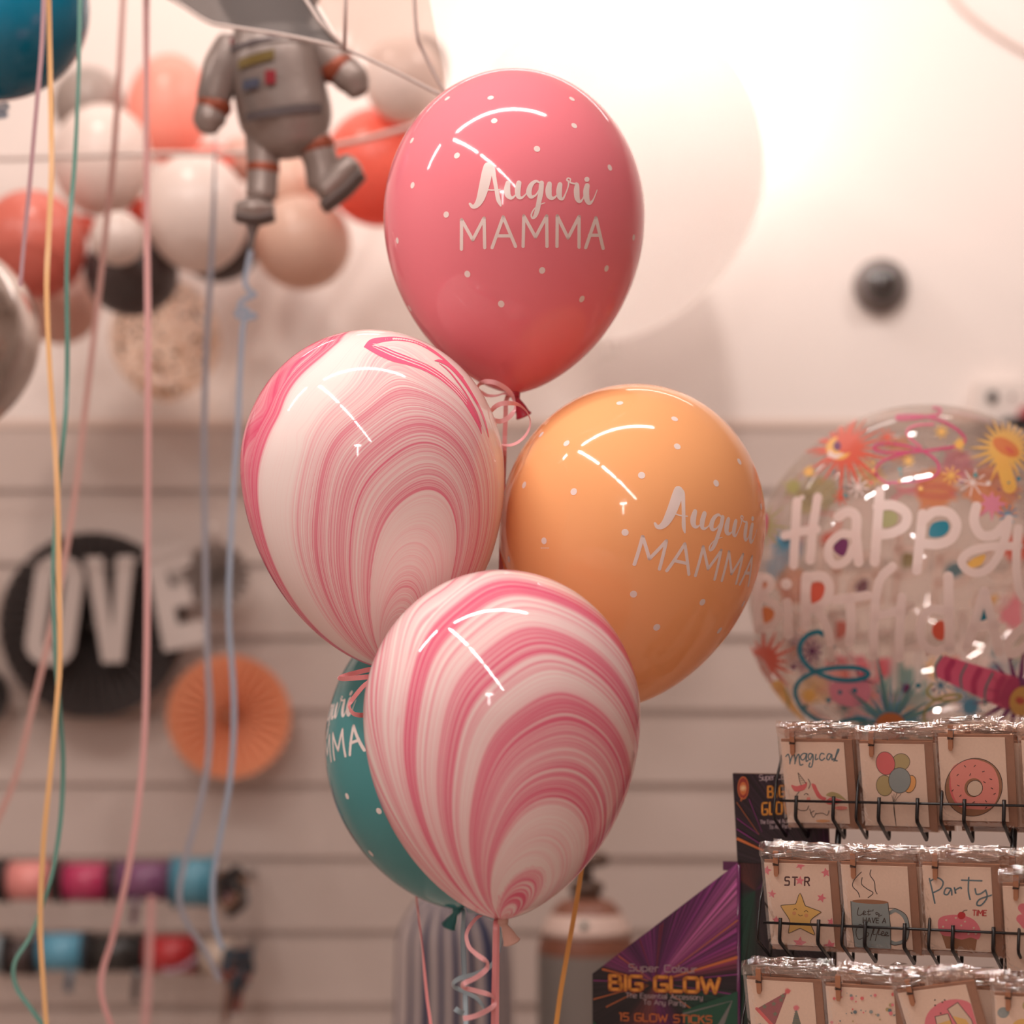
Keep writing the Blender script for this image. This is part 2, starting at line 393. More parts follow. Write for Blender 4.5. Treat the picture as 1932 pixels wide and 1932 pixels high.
# ---------------------------------------------------------------- balloon body
def brad(z, R, bt, bb):
    z = np.asarray(z, float); t = np.where(z > 0, z/bt, -z/bb); t = np.clip(np.abs(t), 0, 1)
    return np.where(z > 0, R*np.sqrt(np.maximum(0, 1-t*t)), R*np.maximum(0, 1-t*t)**.64)
def bprofile(R, bt, bb, n=40, neck=.006):
    pr = [(max(.0001, R*math.sin(a)), bt*math.cos(a)) for a in [PI/2*k/n for k in range(n)]]
    for k in range(n+1):
        z = -bb*math.sin(PI/2*k/n); r = float(brad(z, R, bt, bb))
        pr.append((max(r, neck), z))
    return pr
def neck_part(parent, bb, m, tilt=0., lean=0., size=1., ring=None):
    """knot and flared tail under the balloon, a part of its own"""
    A = Matrix.Rotation(tilt, 3, 'Y') @ Matrix.Rotation(lean, 3, 'X')
    mb = MB(); s_ = size
    mb.revolve([(.0062*s_, .004), (.0068*s_, -.001), (.0056*s_, -.004*s_)], m, 20)
    mb.revolve([(.0042*s_, -.002*s_), (.0050*s_, -.005*s_), (.0034*s_, -.008*s_), (.0048*s_, -.012*s_), (.0066*s_, -.018*s_), (.0074*s_, -.023*s_), (.0086*s_, -.0255*s_), (.0094*s_, -.0270*s_), (.0084*s_, -.0280*s_), (.0068*s_, -.0265*s_), (.003*s_, -.018*s_)], m, 24, A=A, sy=.65)
    return mb.build('neck', parent, (0, 0, -bb))

# ---------------------------------------------------------------- garland of balloons in front of the upper wall
GR = 'garland balloons in front of the white upper wall'
L_white = latex('white latex', (238, 222, 214), .3, .3); L_nude = latex('nude latex', (232, 200, 182), .3, .35)
L_salmon = latex('salmon latex', (255, 186, 170), .3, .45); L_coral = latex('coral latex', (250, 128, 108), .3, .4)
L_terra = latex('terracotta latex', (222, 122, 106), .3, .3); L_greyb = latex('grey latex', (176, 160, 152), .3, .3)
L_blk = latex('charcoal latex', (74, 62, 61), .4, 0.); L_rose = latex('rose latex', (226, 190, 176), .3, .4)
def gball(px, py, rx, ry, Y, m, label, rot=0.):
    R = S(rx, Y); bt = S(ry, Y); mb = MB()
    A = Matrix.Rotation(rot, 3, 'Y')
    # tied to the wall behind: the neck points back, so the round crown faces the room
    A = Matrix.Rotation(rot, 3, 'Y') @ Matrix.Diagonal((1, 1, bt/R)) @ Matrix.Rotation(PI/2, 3, 'X')
    mb.revolve(bprofile(R, R, R*1.1, 18), m, 40, A=A)
    mb.revolve([(.006, -R*1.08), (.004, -R*1.1-.005), (.009, -R*1.1-.018), (.0, -R*1.1-.018)], m, 14, A=A)
    o = mb.build('latex_balloon', None, P(px, py, Y)); return tag(o, label, 'balloon', GR)
gball(318, 205, 78, 102, 3.72, L_salmon, 'salmon pink balloon beside the astronaut\'s left-hand arm', .1)
gball(168, 198, 68, 70, 3.78, L_greyb, 'pale grey balloon behind the large white one, upper left')
gball(192, 302, 93, 104, 3.58, L_white, 'large white balloon in the left part of the garland', .15)
gball(372, 402, 98, 112, 3.48, L_white, 'largest off-white balloon beside the astronaut\'s left boot', -.1)
gball(62, 462, 102, 100, 3.5, L_terra, 'terracotta red balloon at the left edge of the garland', 1.2)
gball(222, 450, 52, 50, 3.4, L_white, 'small off-white balloon in front of the black balloon')
gball(248, 516, 88, 80, 3.55, L_blk, 'black balloon hanging under the small off-white one')
gball(412, 446, 84, 86, 3.72, L_blk, 'black balloon almost hidden behind the largest off-white one')
gball(570, 458, 92, 88, 3.6, L_nude, 'nude beige balloon below the astronaut\'s raised boot')
gball(552, 352, 60, 66, 3.68, L_nude, 'nude balloon between the astronaut\'s two legs')
gball(715, 316, 106, 110, 3.55, L_coral, 'bright coral balloon behind the pink balloon\'s left side')
gball(762, 150, 76, 80, 3.45, L_white, 'off-white balloon right of the astronaut behind the mesh')
gball(800, 128, 46, 62, 3.62, L_greyb, 'grey balloon peeking out right of the mesh canopy')
gball(112, 575, 76, 74, 3.72, L_rose, 'faint rose balloon below the terracotta one')
gball(462, 300, 44, 42, 3.74, L_rose, 'dusky rose balloon behind the astronaut\'s hip')
gball(160, 428, 24, 22, 3.6, L_coral, 'tiny coral balloon beside the terracotta balloon')
gball(268, 398, 26, 24, 3.64, L_coral, 'tiny coral balloon between the two large white ones')
gball(395, 304, 44, 30, 3.66, L_coral, 'small coral balloon above the largest off-white one')
# clear balloon with confetti
cb = thing('confetti_balloon', 'clear balloon with black and gold confetti under the garland', 'balloon', P(312, 640, 3.80), group=GR)
R = S(104, 3.80); bt = S(112, 3.80)
mb = MB(); mb.revolve(bprofile(R, bt, bt*1.05, 20), clear_mat('clear latex', (255, 246, 238), .05, .2, haze=.02, hazergb=(238, 190, 150), edge=.12), 40); mb.build('shell', cb)
mb = MB(); cm = [mat('confetti black', (52, 44, 44), .4), mat('confetti gold', (206, 150, 84), .35), mat('confetti tan', (176, 126, 92), .4)]
for k in range(300):
    u = random.uniform(-1, 1)**1 ; a = random.uniform(0, 2*PI); z = u*bt*.97
    if random.random() < .12: continue
    r = float(brad(z, R, bt, bt*1.05))-.002
    nrm = Vector((math.sin(a), -math.cos(a), z/bt)).normalized(); p = Vector((r*math.sin(a), -r*math.cos(a), z))
    t1 = nrm.orthogonal().normalized(); t2 = nrm.cross(t1); q = random.uniform(0, PI); e = random.uniform(.003, .0065)
    x_, y_ = t1*math.cos(q)+t2*math.sin(q), t2*math.cos(q)-t1*math.sin(q)
    mb.add([p-x_*e-y_*e*.6, p+x_*e-y_*e*.6, p+x_*e+y_*e*.6, p-x_*e+y_*e*.6], [(0, 1, 2, 3)], cm[0 if z > bt*.2 and random.random() < .8 else random.choice((0, 1, 1, 2))], False)
o = mb.build('confetti', cb); o['kind'] = 'stuff'

# giant white balloon in front of the lamp
YG = 3.62
gb = thing('giant_balloon', 'giant round white balloon hiding a bright wall lamp', 'balloon', P(1152, 312, YG))
L_giant = latex('giant white latex', (255, 250, 247), .45, .6)
R = S(290, YG); bt = S(300, YG); mb = MB(); mb.revolve(bprofile(R, bt, S(330, YG), 40), L_giant, 64); mb.build('envelope', gb)
neck_part(gb, S(330, YG), L_giant)

# blue and silver balloons cut by the left edge
Yb = 2.62
bl = thing('blue_balloon', 'shiny petrol blue balloon in the top left corner', 'balloon', P(12, 20, Yb), (0, .62, 0))
R = S(152, Yb); L_petrol = mat('petrol blue latex', (0, 112, 142), rough=.16, spec=.6, translucent=.15)
mb = MB(); mb.revolve(bprofile(R, R*1.05, R*1.22), L_petrol, 64); mb.build('envelope', bl); neck_part(bl, R*1.22, L_petrol)
Ys = 2.85
sv = thing('silver_balloon', 'silver chrome balloon cut off by the left edge', 'balloon', P(-88, 628, Ys))
M_chrome = mat('silver chrome latex', (196, 186, 180), rough=.2, metal=1.)
mb = MB(); mb.revolve(bprofile(S(160, Ys), S(165, Ys), S(200, Ys)), M_chrome, 64); mb.build('envelope', sv); neck_part(sv, S(200, Ys), M_chrome)

# ---------------------------------------------------------------- astronaut foil balloon
YA = 2.8
M_foil = mat('printed silver foil', (152, 136, 129), rough=.38, metal=.4, bump=.9, bscale=38)
M_foild = mat('dark printed foil', (108, 95, 91), rough=.5, metal=.3, bump=.3, bscale=38)
M_band = mat('rust band print', (150, 74, 50), .4, metal=.3)
A0 = P(530, 170, YA)
ast = thing('astronaut_balloon', 'grey foil astronaut balloon hanging under the mesh canopy', 'balloon', A0)
def al_(px, py, dy=0.): return P(px, py, YA)-A0+Vector((0, dy, 0))
def limb(name, pts, m, parent=ast, dep=.75, capn=5):
    """pts: (px,py,radius px, dy): rounded loft along a bent line"""
    q = spline([(p[0], p[1], p[2], p[3] if len(p) > 3 else 0) for p in pts], 5); rings = []
    L = len(q)
    dirs = [Vector((q[min(i+1, L-1)][0]-q[max(i-1, 0)][0], -(q[min(i+1, L-1)][1]-q[max(i-1, 0)][1]))).normalized() for i in range(L)]
    def ring(x, y, r, dy, d): rings.append((al_(x, y, dy), Vector((-d.y, 0, d.x))*S(r, YA), Vector((0, 1, 0))*S(r*dep, YA)))
    p0 = q[0]; d = dirs[0]
    for k in range(1, capn): a = PI/2*k/capn; ring(p0[0]-d.x*p0[2]*.5*math.cos(a), p0[1]+d.y*p0[2]*.5*math.cos(a), p0[2]*math.sin(a), p0[3], d)
    for p, d in zip(q, dirs): ring(p[0], p[1], p[2], p[3], d)
    p0 = q[-1]; d = dirs[-1]
    for k in range(capn-1, 0, -1): a = PI/2*k/capn; ring(p0[0]+d.x*p0[2]*.5*math.cos(a), p0[1]-d.y*p0[2]*.5*math.cos(a), p0[2]*math.sin(a), p0[3], d)
    mb = MB(); mb.loft(rings, m); return mb.build(name, parent)
limb('torso', [(515, 68, 78), (518, 110, 88), (528, 170, 88), (540, 225, 88), (545, 262, 74)], M_foil, dep=.62)
limb('helmet', [(505, -75, 70), (508, -20, 100), (512, 40, 76)], M_foil, dep=.7)
arm1 = limb('arm', [(440, 85, 34), (420, 130, 38), (402, 188, 33)], M_foil)
limb('mitten', [(400, 205, 31), (394, 228, 31), (393, 242, 22)], M_foil, arm1)
arm2 = limb('arm', [(598, 82, 34), (628, 112, 34), (640, 130, 32)], M_foil)
limb('mitten', [(650, 135, 33), (666, 152, 32), (676, 172, 22)], M_foil, arm2)
limb('cuff', [(405, 196, 34), (403, 203, 34)], M_band, arm1, capn=3)
limb('cuff', [(632, 122, 35), (640, 131, 35)], M_band, arm2, capn=3)
leg1 = limb('leg', [(498, 262, 36), (496, 320, 30), (494, 368, 30)], M_foil)
leg2 = limb('leg', [(585, 258, 36), (604, 300, 33), (612, 345, 34)], M_foil)
limb('cuff', [(497, 312, 31.5), (496, 322, 31.5)], M_band, leg1, capn=3)
limb('cuff', [(595, 272, 36), (598, 283, 36)], M_band, leg2, capn=3)
limb('boot', [(452, 398, 18), (482, 396, 25), (510, 398, 18)], M_foil, leg1, dep=1.3)
limb('boot', [(612, 362, 30), (640, 336, 31), (664, 312, 26)], M_foil, leg2, dep=1.)
limb('sole', [(448, 408, 11), (482, 414, 12), (514, 408, 11)], M_foild, leg1, dep=2.2)
limb('sole', [(612, 390, 13), (648, 362, 14), (680, 330, 13)], M_foild, leg2, dep=2.)
limb('inflation_tail', [(478, 418, 15), (475, 445, 8), (475, 470, 5)], M_foild)
def badge(name, x0, y0, x1, y1, rgb, slope=0.):
    mb = MB(); m = mat(name+' print', rgb, .45, metal=.2); dy = -S(88*.665, YA)
    def f(u, v, l): return al_(u, v+slope*(u-x0), dy*math.sqrt(max(.05, 1-((u-528)/100)**2))-.001)
    a = Art(mb, f, 8); a.poly([(x0, y0), (x1, y0), (x1, y1), (x0, y1)], m); mb.build(name, ast)
badge('badge', 455, 126, 524, 144, (120, 96, 40), -.22); badge('badge_emblem', 464, 166, 496, 184, (84, 86, 104), -.1); badge('badge_patch', 507, 150, 527, 176, (150, 28, 40), 0.)
badge('badge_button', 432, 80, 444, 94, (136, 42, 50)); badge('belt', 470, 228, 610, 244, (100, 88, 88), -.16); badge('chest_strap', 438, 100, 600, 107, (104, 92, 94), -.18)
# its blue ribbon with curls
M_rblue = mat('blue curling ribbon', (172, 180, 194), .4, translucent=.45)
ribbon('ribbon', [P(x, y, YA) for x, y in [(474, 468), (468, 500), (462, 530), (470, 548), (480, 556), (466, 562), (452, 575), (462, 588), (482, 596), (458, 600), (446, 590), (466, 584), (458, 620), (452, 720), (449, 800), (440, 930), (433, 1080), (432, 1180), (440, 1290), (441, 1380), (433, 1480), (415, 1580), (402, 1660), (404, 1740), (420, 1790)]], .0075, M_rblue, ast, n=5)

# ---------------------------------------------------------------- grey mesh canopy
M_mesh, nt, b_, out_ = new_mat('grey mesh fabric'); _mats['grey mesh fabric'] = M_mesh
b_.inputs['Base Color'].default_value = (*lin((62, 52, 48)), 1); b_.inputs['Roughness'].default_value = .6
tr_ = nt.nodes.new('ShaderNodeBsdfTransparent'); mx_ = nt.nodes.new('ShaderNodeMixShader')
tc_ = nt.nodes.new('ShaderNodeTexCoord'); wv_ = nt.nodes.new('ShaderNodeTexWave'); wv_.inputs['Scale'].default_value = 260; wv_.bands_direction = 'DIAGONAL'
mr_ = nt.nodes.new('ShaderNodeMapRange'); mr_.inputs['To Min'].default_value = .80; mr_.inputs['To Max'].default_value = .94
nt.links.new(tc_.outputs['Object'], wv_.inputs['Vector']); nt.links.new(wv_.outputs['Fac'], mr_.inputs['Value']); nt.links.new(mr_.outputs[0], mx_.inputs[0])
nt.links.new(tr_.outputs[0], mx_.inputs[1]); nt.links.new(b_.outputs[0], mx_.inputs[2]); nt.links.new(mx_.outputs[0], out_.inputs[0])
M_veil = clear_mat('sheer veil', (236, 224, 218), .05, .3, haze=.10, hazergb=(150, 136, 128), edge=.12)
M_seam = mat('mesh seam tape', (184, 166, 158), .6)
net = thing('mesh_canopy', 'grey mesh fabric canopy stretched above the astronaut balloon', 'canopy', P(560, 0, 2.5))
N0 = P(560, 0, 2.5)
def npt(t): return P(t[0], t[1], t[2])-N0
E1 = spline([(250, -40, 2.62), (330, 2, 2.58), (390, 40, 2.54), (432, 50, 2.52), (545, 68, 2.50), (648, 92, 2.47), (740, 132, 2.46), (845, 186, 2.45)], 4)
E1m = E1[:int(np.argmin([abs(q[0]-648) for q in E1]))+1]; E0m = [np.array(q) for q in zip(np.linspace(210, 500, len(E1m)), np.linspace(-190, -170, len(E1m)), np.linspace(2.66, 2.57, len(E1m)))]
mb = MB(); L = len(E1m); V = []
for j in range(9):
    t = j/8; V += [npt(tuple(a*(1-t)+b*t+np.array([0, 14*math.sin(PI*t), 0]))) for a, b in zip(E1m, E0m)]
mb.add(V, [(j*L+i, j*L+i+1, (j+1)*L+i+1, (j+1)*L+i) for j in range(8) for i in range(L-1)], M_mesh); mb.build('mesh_panel', net)
V1 = [(500, -172, 2.565), (650, 92, 2.468), (845, 186, 2.45), (775, -190, 2.42)]
mb = MB(); V = []
for j in range(9):
    for i in range(9):
        s_, t = i/8, j/8; q = sum(np.array(V1[k])*wt for k, wt in enumerate(((1-s_)*t, (1-s_)*(1-t), s_*(1-t), s_*t)))
        V.append(npt((q[0], q[1], q[2]-.02*math.sin(PI*s_)*math.sin(PI*t))))
mb.add(V, [(j*9+i, j*9+i+1, (j+1)*9+i+1, (j+1)*9+i) for j in range(8) for i in range(8)], M_veil); mb.build('veil_panel', net)
for pts in (E1, spline([(845, 186, 2.45), (800, 100, 2.44), (784, 40, 2.43), (775, -190, 2.42)], 5), [(655, -190, 2.44), (652, 0, 2.45), (650, 92, 2.46)], [(540, -60, 2.5), (600, 36, 2.48), (650, 92, 2.465)]):
    mb = MB(); mb.tube([npt(tuple(q)) for q in pts], .0024, M_seam, 8); mb.build('seam', net)

# ---------------------------------------------------------------- loose hanging ribbons on the left
RB = 'ribbons hanging down from balloons on the ceiling'
def hang(name, label, px, Y, wd, m, tw=None): 
    o = ribbon(name, [P(x, y, Y) for x, y in px], wd, m, twist=tw, n=6); return tag(o, label, 'ribbon', RB)
M_rgold = mat('gold curling ribbon', (226, 178, 124), .3, translucent=.2); M_rgreen = mat('green curling ribbon', (96, 136, 124), .3, translucent=.1)
M_rpink = mat('pink curling ribbon', (220, 172, 168), .4, translucent=.4); M_rmauve = mat('mauve curling ribbon', (136, 104, 142), .35, translucent=.25)
hang('hanging_ribbon', 'gold ribbon hanging down the left side next to the green one', [(90, -80), (93, 60), (96, 200), (97, 330), (92, 440), (88, 540), (92, 660), (100, 790), (108, 920), (111, 1080), (113, 1240), (106, 1340), (96, 1450), (82, 1590), (76, 1740), (82, 1860), (92, 1990)], 2.44, .0064, M_rgold, [.2*math.sin(k*1.3) for k in range(17)])
hang('hanging_ribbon', 'green ribbon winding down the left side past the word', [(152, -80), (150, 60), (147, 180), (140, 320), (130, 430), (126, 520), (127, 660), (124, 780), (110, 920), (101, 1040), (101, 1130), (105, 1240), (113, 1340), (119, 1440), (114, 1550), (95, 1660), (60, 1760), (28, 1815), (30, 1860), (60, 1905), (100, 1960)], 2.45, .0058, M_rgreen, [.5*math.sin(k*.9) for k in range(21)])
hang('hanging_ribbon', 'pale pink ribbon slanting down to the lower left edge', [(236, -80), (226, 120), (214, 300), (196, 470), (180, 610), (160, 780), (138, 960), (100, 1170), (60, 1340), (28, 1470), (-20, 1580)], 2.85, .0082, mat('sheer pink ribbon', (214, 172, 162), .4, translucent=.5))
hang('hanging_ribbon', 'pink ribbon hanging straight past the letter E', [(276, -80), (276, 120), (277, 420), (279, 620), (279, 820), (278, 1020), (277, 1220), (272, 1400), (258, 1540), (238, 1660), (212, 1770), (194, 1830), (192, 1880), (215, 1950)], 2.66, .0086, M_rpink, [.25*math.sin(k*1.1) for k in range(14)])
hang('hanging_ribbon', 'grey blue ribbon hanging from the off-white balloon over the orange fan', [(440, -80), (420, 60), (408, 200), (405, 310), (402, 420), (396, 540), (390, 640), (386, 760), (385, 880), (387, 1010), (389, 1140), (392, 1250), (396, 1340), (392, 1440), (372, 1540), (350, 1620), (338, 1690), (352, 1740), (385, 1790), (415, 1850)], 2.95, .0088, mat('grey blue ribbon', (178, 176, 184), .4, translucent=.5), [1.5, 1.5, 1.4, 1.1, .6]+[.2]*15)
hang('hanging_ribbon', 'mauve ribbon hanging in front of the petrol blue balloon', [(84, -80), (82, 20), (78, 100), (70, 190), (62, 280), (54, 370), (46, 450), (38, 540)], 2.43, .0054, mat('sheer mauve ribbon', (196, 156, 160), .4, translucent=.5))
hang('hanging_ribbon', 'short pink ribbon hanging below the red spool', [(286, 1690), (283, 1760), (279, 1850), (272, 1960)], 3.4, .012, M_rpink)
o = ribbon('curl_ribbon', [P(x, y, 2.62) for x, y in [(-14, 190), (-6, 200), (10, 196), (14, 204), (0, 208), (-8, 214), (6, 212), (12, 218), (-6, 222)]], .005, M_rblue); tag(o, 'small blue curl of ribbon under the petrol blue balloon', 'ribbon')

# ---------------------------------------------------------------- paper fans and letters on the slat wall
def fan(px, py, r, Y, rgb, label, n=44, amp=.010, name='paper_fan'):
    R = S(r, Y); t = thing(name, label, 'paper fan', P(px, py, Y)); m = mat(label+' paper', rgb, .75, translucent=.12)
    mb = MB(); V = []; 
    rr = [.05, .2, .4, .6, .8, 1.]
    for q in rr:
        for k in range(2*n):
            a = PI*k/n; V.append((R*q*math.sin(a), -.004-.016*q-(amp*(.35+.65*q) if k % 2 else 0), R*q*math.cos(a)))
    N = 2*n
    mb.add(V, [(i*N+k, i*N+(k+1) % N, (i+1)*N+(k+1) % N, (i+1)*N+k) for i in range(len(rr)-1) for k in range(N)], m, False); mb.build('pleats', t)
    mb = MB(); mb.revolve([(0, .016), (R*.035, .015), (R*.04, .004), (0, .004)], m, 16, A=R90); mb.build('centre', t)
    return t
fan(180, 1180, 174, 3.93, (80, 71, 69), 'large black paper fan behind the word letters', 46, .024)
fan(-34, 1312, 58, 3.93, (76, 68, 66), 'small black paper fan cut off by the left edge')
fan(412, 1088, 62, 3.90, (172, 157, 150), 'small dark grey paper fan right of the letter E', 22, .022)
fan(436, 1352, 116, 3.92, (240, 168, 130), 'round orange paper fan below the dark grey fan', 30, .024)
M_card = mat('white letter card', (190, 174, 167), .7)
LY = 3.86
def letter(ch, px, py, h, wpx, rot, label, loops):
    mb = MB(); c = P(px, py, LY); sw = S(wpx, LY); sh = S(h, LY)
    for lp in loops: mb.prism([(x*sw, z*sh) for x, z in lp], -.002, .002, M_card)
    o = mb.build('banner_letter', None, c); o.rotation_euler = (0, rot, 0)
    return tag(o, label, 'letter', 'cut-out banner letters')
def ring_quads(out, inn):
    n = len(out); return [[out[i], out[(i+1) % n], inn[(i+1) % n], inn[i]] for i in range(n)]
def rrect(hw, hh, n=6, sq=1.):
    pts = []
    for cx_, cz, a0 in ((1, 1, 0), (-1, 1, PI/2), (-1, -1, PI), (1, -1, 3*PI/2)):
        for k in range(n+1):
            a = a0+PI/2*k/n; r = hw*.85; pts.append((cx_*(hw-r)+r*math.cos(a), cz*(hh-r*sq)+r*sq*math.sin(a)))
    return pts
letter('L', -32, 1132, 190, 92, .30, 'white cut-out letter L at the left edge', [[(-.5, .5), (-.05, .5), (-.05, -.28), (.5, -.28), (.5, -.5), (-.5, -.5)]])
letter('O', 103, 1152, 206, 92, .14, 'white cut-out letter O in front of the black fan', ring_quads(rrect(.5, .5, 6, .45), rrect(.13, .34, 6, .45)))
letter('V', 210, 1150, 200, 98, -.03, 'white cut-out letter V in front of the black fan', [[(-.47, .5), (-.14, .5), (.0, -.2), (.14, .5), (.47, .5), (.2, -.5), (-.2, -.5)]])
letter('E', 332, 1126, 194, 84, -.2, 'white cut-out letter E beside the dark grey fan', [[(-.5, .5), (.5, .5), (.5, .27), (-.08, .27), (-.08, .1), (.35, .1), (.35, -.1), (-.08, -.1), (-.08, -.27), (.5, -.27), (.5, -.5), (-.5, -.5)]])
mb = MB(); mb.tube([P(x, y, 3.85) for x, y in spline([(-120, 1030), (0, 1052), (110, 1068), (210, 1066), (320, 1045), (400, 1005)], 5)], .0012, M_card)
tag(mb.build('banner_string'), 'white string carrying the cut-out banner letters', 'string')
mb = MB(); mb.tube([P(400, 1008, 3.99), P(400, 1008, 3.9), P(402, 992, 3.885)], .005, M_wp, 10); tag(mb.build('wall_hook'), 'white hook holding the end of the banner string', 'hook')

# ---------------------------------------------------------------- ribbon spools on two rods
SP = 'ribbon spools on the wall rods'
def spool(x0, x1, py, r, Y, rgb, label, flange=(40, 35, 35)):
    c = P((x0+x1)/2, py, Y); t = thing('ribbon_spool', label, 'ribbon spool', c, group=SP)
    hw = S(x1-x0, Y)/2; R = S(r, Y); A = Matrix.Rotation(PI/2, 3, 'Y'); mr = mat(label+' satin', rgb, .28, bump=.2, bscale=500)
    fl = mat('spool flange %s' % (flange,), flange, .5)
    mb = MB(); mb.revolve([(R*.3, hw*.86), (R, hw*.86), (R, -hw*.86), (R*.3, -hw*.86)], mr, 32, A=A); mb.build('ribbon_roll', t)
    for s_ in (1, -1):
        mb = MB(); mb.revolve([(R*.2, s_*hw*.98), (R*1.12, s_*hw*.98), (R*1.12, s_*hw*.88), (R*.2, s_*hw*.88)], fl, 32, A=A); mb.build('flange', t)
    return t
Y1 = 3.82
spool(12, 106, 1662, 37, Y1, (222, 140, 134), 'pale pink ribbon spool on the upper rod')
spool(116, 212, 1664, 37, Y1, (178, 54, 92), 'magenta ribbon spool on the upper rod')
spool(222, 322, 1662, 37, Y1, (124, 78, 112), 'purple ribbon spool on the upper rod', (110, 78, 100))
spool(328, 404, 1664, 46, Y1, (92, 150, 170), 'light blue ribbon spool at the end of the upper rod', (92, 150, 170))
spool(-90, 4, 1662, 37, Y1, (60, 52, 54), 'black ribbon spool cut by the left edge on the upper rod')
spool(-62, 14, 1800, 36, Y1, (150, 160, 164), 'grey ribbon spool at the left edge of the lower rod')
spool(16, 66, 1806, 34, Y1, (66, 52, 50), 'dark brown ribbon spool on the lower rod')
spool(70, 164, 1796, 36, Y1, (92, 152, 176), 'sky blue ribbon spool on the lower rod', (50, 60, 70))
spool(168, 270, 1798, 36, Y1, (46, 42, 40), 'black ribbon spool on the lower rod')
spool(276, 372, 1800, 36, Y1, (176, 46, 50), 'red ribbon spool on the lower rod', (150, 44, 46))
spool(378, 448, 1806, 34, Y1, (198, 176, 160), 'cream ribbon spool at the end of the lower rod', (150, 132, 122))
M_steel = mat('rod steel', (120, 108, 104), .35, metal=.8)
for py, nm in ((1662, 'upper'), (1802, 'lower')):
    t = thing('spool_rod', nm+' steel rod carrying a row of ribbon spools', 'rod', P(160, py, Y1))
    mb = MB(); mb.tube([(-S(300, Y1), 0, 0), (S(300, Y1), 0, 0)], .0065, M_steel, 12); mb.build('rod', t)
    for px in (-120, 455): 
        mb = MB(); mb.tube([(S(px-160, Y1), 0, 0), (S(px-160, Y1), WY-Y1, .0)], .006, M_steel, 10); mb.build('bracket', t)
def tangle(label, cx_, cy_, rx, ry, cols, n, tail):
    t = thing('ribbon_tangle', label, 'ribbon tangle', P(cx_, cy_, 3.74))
    for k in range(n):
        r = random.Random(k*13+int(cx_)); pts = []
        for q in range(9): pts.append(P(cx_+rx*r.uniform(-1, 1), cy_+ry*r.uniform(-1, 1), 3.74+r.uniform(-.03, .03)))
        pts.append(P(cx_+rx*r.uniform(-.4, .4)+tail[0]*r.uniform(.4, 1), cy_+tail[1]*r.uniform(.5, 1), 3.74))
        ribbon('ribbon_end', pts, .012, mat('tangle %s' % (cols[k % len(cols)],), cols[k % len(cols)], .4), t, n=5)
    mb = MB(); mb.tube([P(cx_, cy_-ry*.3, 3.74)-t.location, P(cx_, cy_-ry*.3, WY+.008)-t.location], .004, M_steel); mb.build('hook', t)
tangle('tangle of dark ribbon ends at the end of the upper rod', 436, 1676, 26, 38, [(44, 38, 38), (52, 44, 42), (120, 84, 60), (40, 36, 38), (96, 40, 48)], 8, (-6, 60))
tangle('tangle of blue and rust ribbon ends at the end of the lower rod', 448, 1826, 26, 36, [(34, 74, 92), (130, 62, 46), (44, 44, 52), (36, 60, 74), (112, 74, 60)], 8, (-14, 110))
for px, y0, y1, rgb, lb in ((255, 1700, 1745, (96, 72, 84), 'purple ribbon end hanging from the purple spool'), (258, 1835, 1890, (70, 60, 60), 'dark ribbon end hanging from the black spool'), (132, 1835, 1872, (76, 92, 104), 'blue ribbon end hanging from the sky blue spool')):
    o = ribbon('ribbon_end', [P(px+2, y0-6, Y1-.036), P(px, y0+10, Y1-.04), P(px-2, (y0+y1)/2, Y1-.036), P(px-4, y1, Y1-.03)], .014, mat('rib %s' % (rgb,), rgb, .4)); tag(o, lb, 'ribbon')
o = ribbon('ribbon_end', [P(x, y, Y1-.045) for x, y in [(372, 1806), (350, 1822), (322, 1832), (306, 1830)]], .008, mat('lilac end', (168, 140, 156), .35)); tag(o, 'lilac ribbon end curling over the red spool', 'ribbon')

# ---------------------------------------------------------------- helium tank and striped cloth
YT = 3.5; u = YT/F
def zt(py): return CZ+(HZ-py)*u
tk = thing('helium_tank', 'helium cylinder with rust brown shoulder and grey body', 'gas cylinder', (P(1106, 0, YT).x, YT, 0))
M_rust = mat('rust brown paint', (124, 76, 58), .45); M_tank = mat('tank grey paint', (124, 114, 108), .5, var=.08, bscale=4); M_tlab = mat('tank label', (206, 178, 166), .5)
M_cap = mat('valve brown', (86, 62, 50), .5)
r = 92*u
mb = MB(); mb.revolve([(r, zt(1796)), (r*1.0, .03), (r*.94, .004), (0, .004)], M_tank, 48); mb.build('body', tk)
mb = MB(); mb.revolve([(r*.30, zt(1694)), (r*.55, zt(1702)), (r*.68, zt(1716)), (r*.79, zt(1733)), (r*.92, zt(1762)), (r*.985, zt(1785)), (r, zt(1797))], M_rust, 48); mb.build('shoulder', tk)
mb = MB(); mb.revolve([(r*.745, zt(1722)), (r*.80, zt(1731)), (r*.90, zt(1751)), (r*.94, zt(1763)), (r*.9, zt(1763))], M_tlab, 48); mb.build('label_band', tk)
mb = MB(); mb.revolve([(0, -r*.995*0+r*.86+.004), (.006, r*.86+.003), (.007, r*.86-.012)], mat('teal stamp', (46, 92, 84), .5), 14, c=(-.006, 0, zt(1738)), A=R90); mb.build('stamp', tk)
mb = MB(); mb.revolve([(0, zt(1662)), (r*.28, zt(1663)), (r*.36, zt(1668)), (r*.36, zt(1680)), (r*.28, zt(1686)), (r*.30, zt(1696))], M_cap, 28); mb.build('collar', tk)
mb = MB(); mb.revolve([(0, zt(1618)), (.010, zt(1618)), (.012, zt(1664)), (0, zt(1664))], M_steel, 18)
mb.tube([(.0, 0, zt(1648)), (-.02, -.03, zt(1646))], .007, M_steel, 10); valve = mb.build('valve', tk)
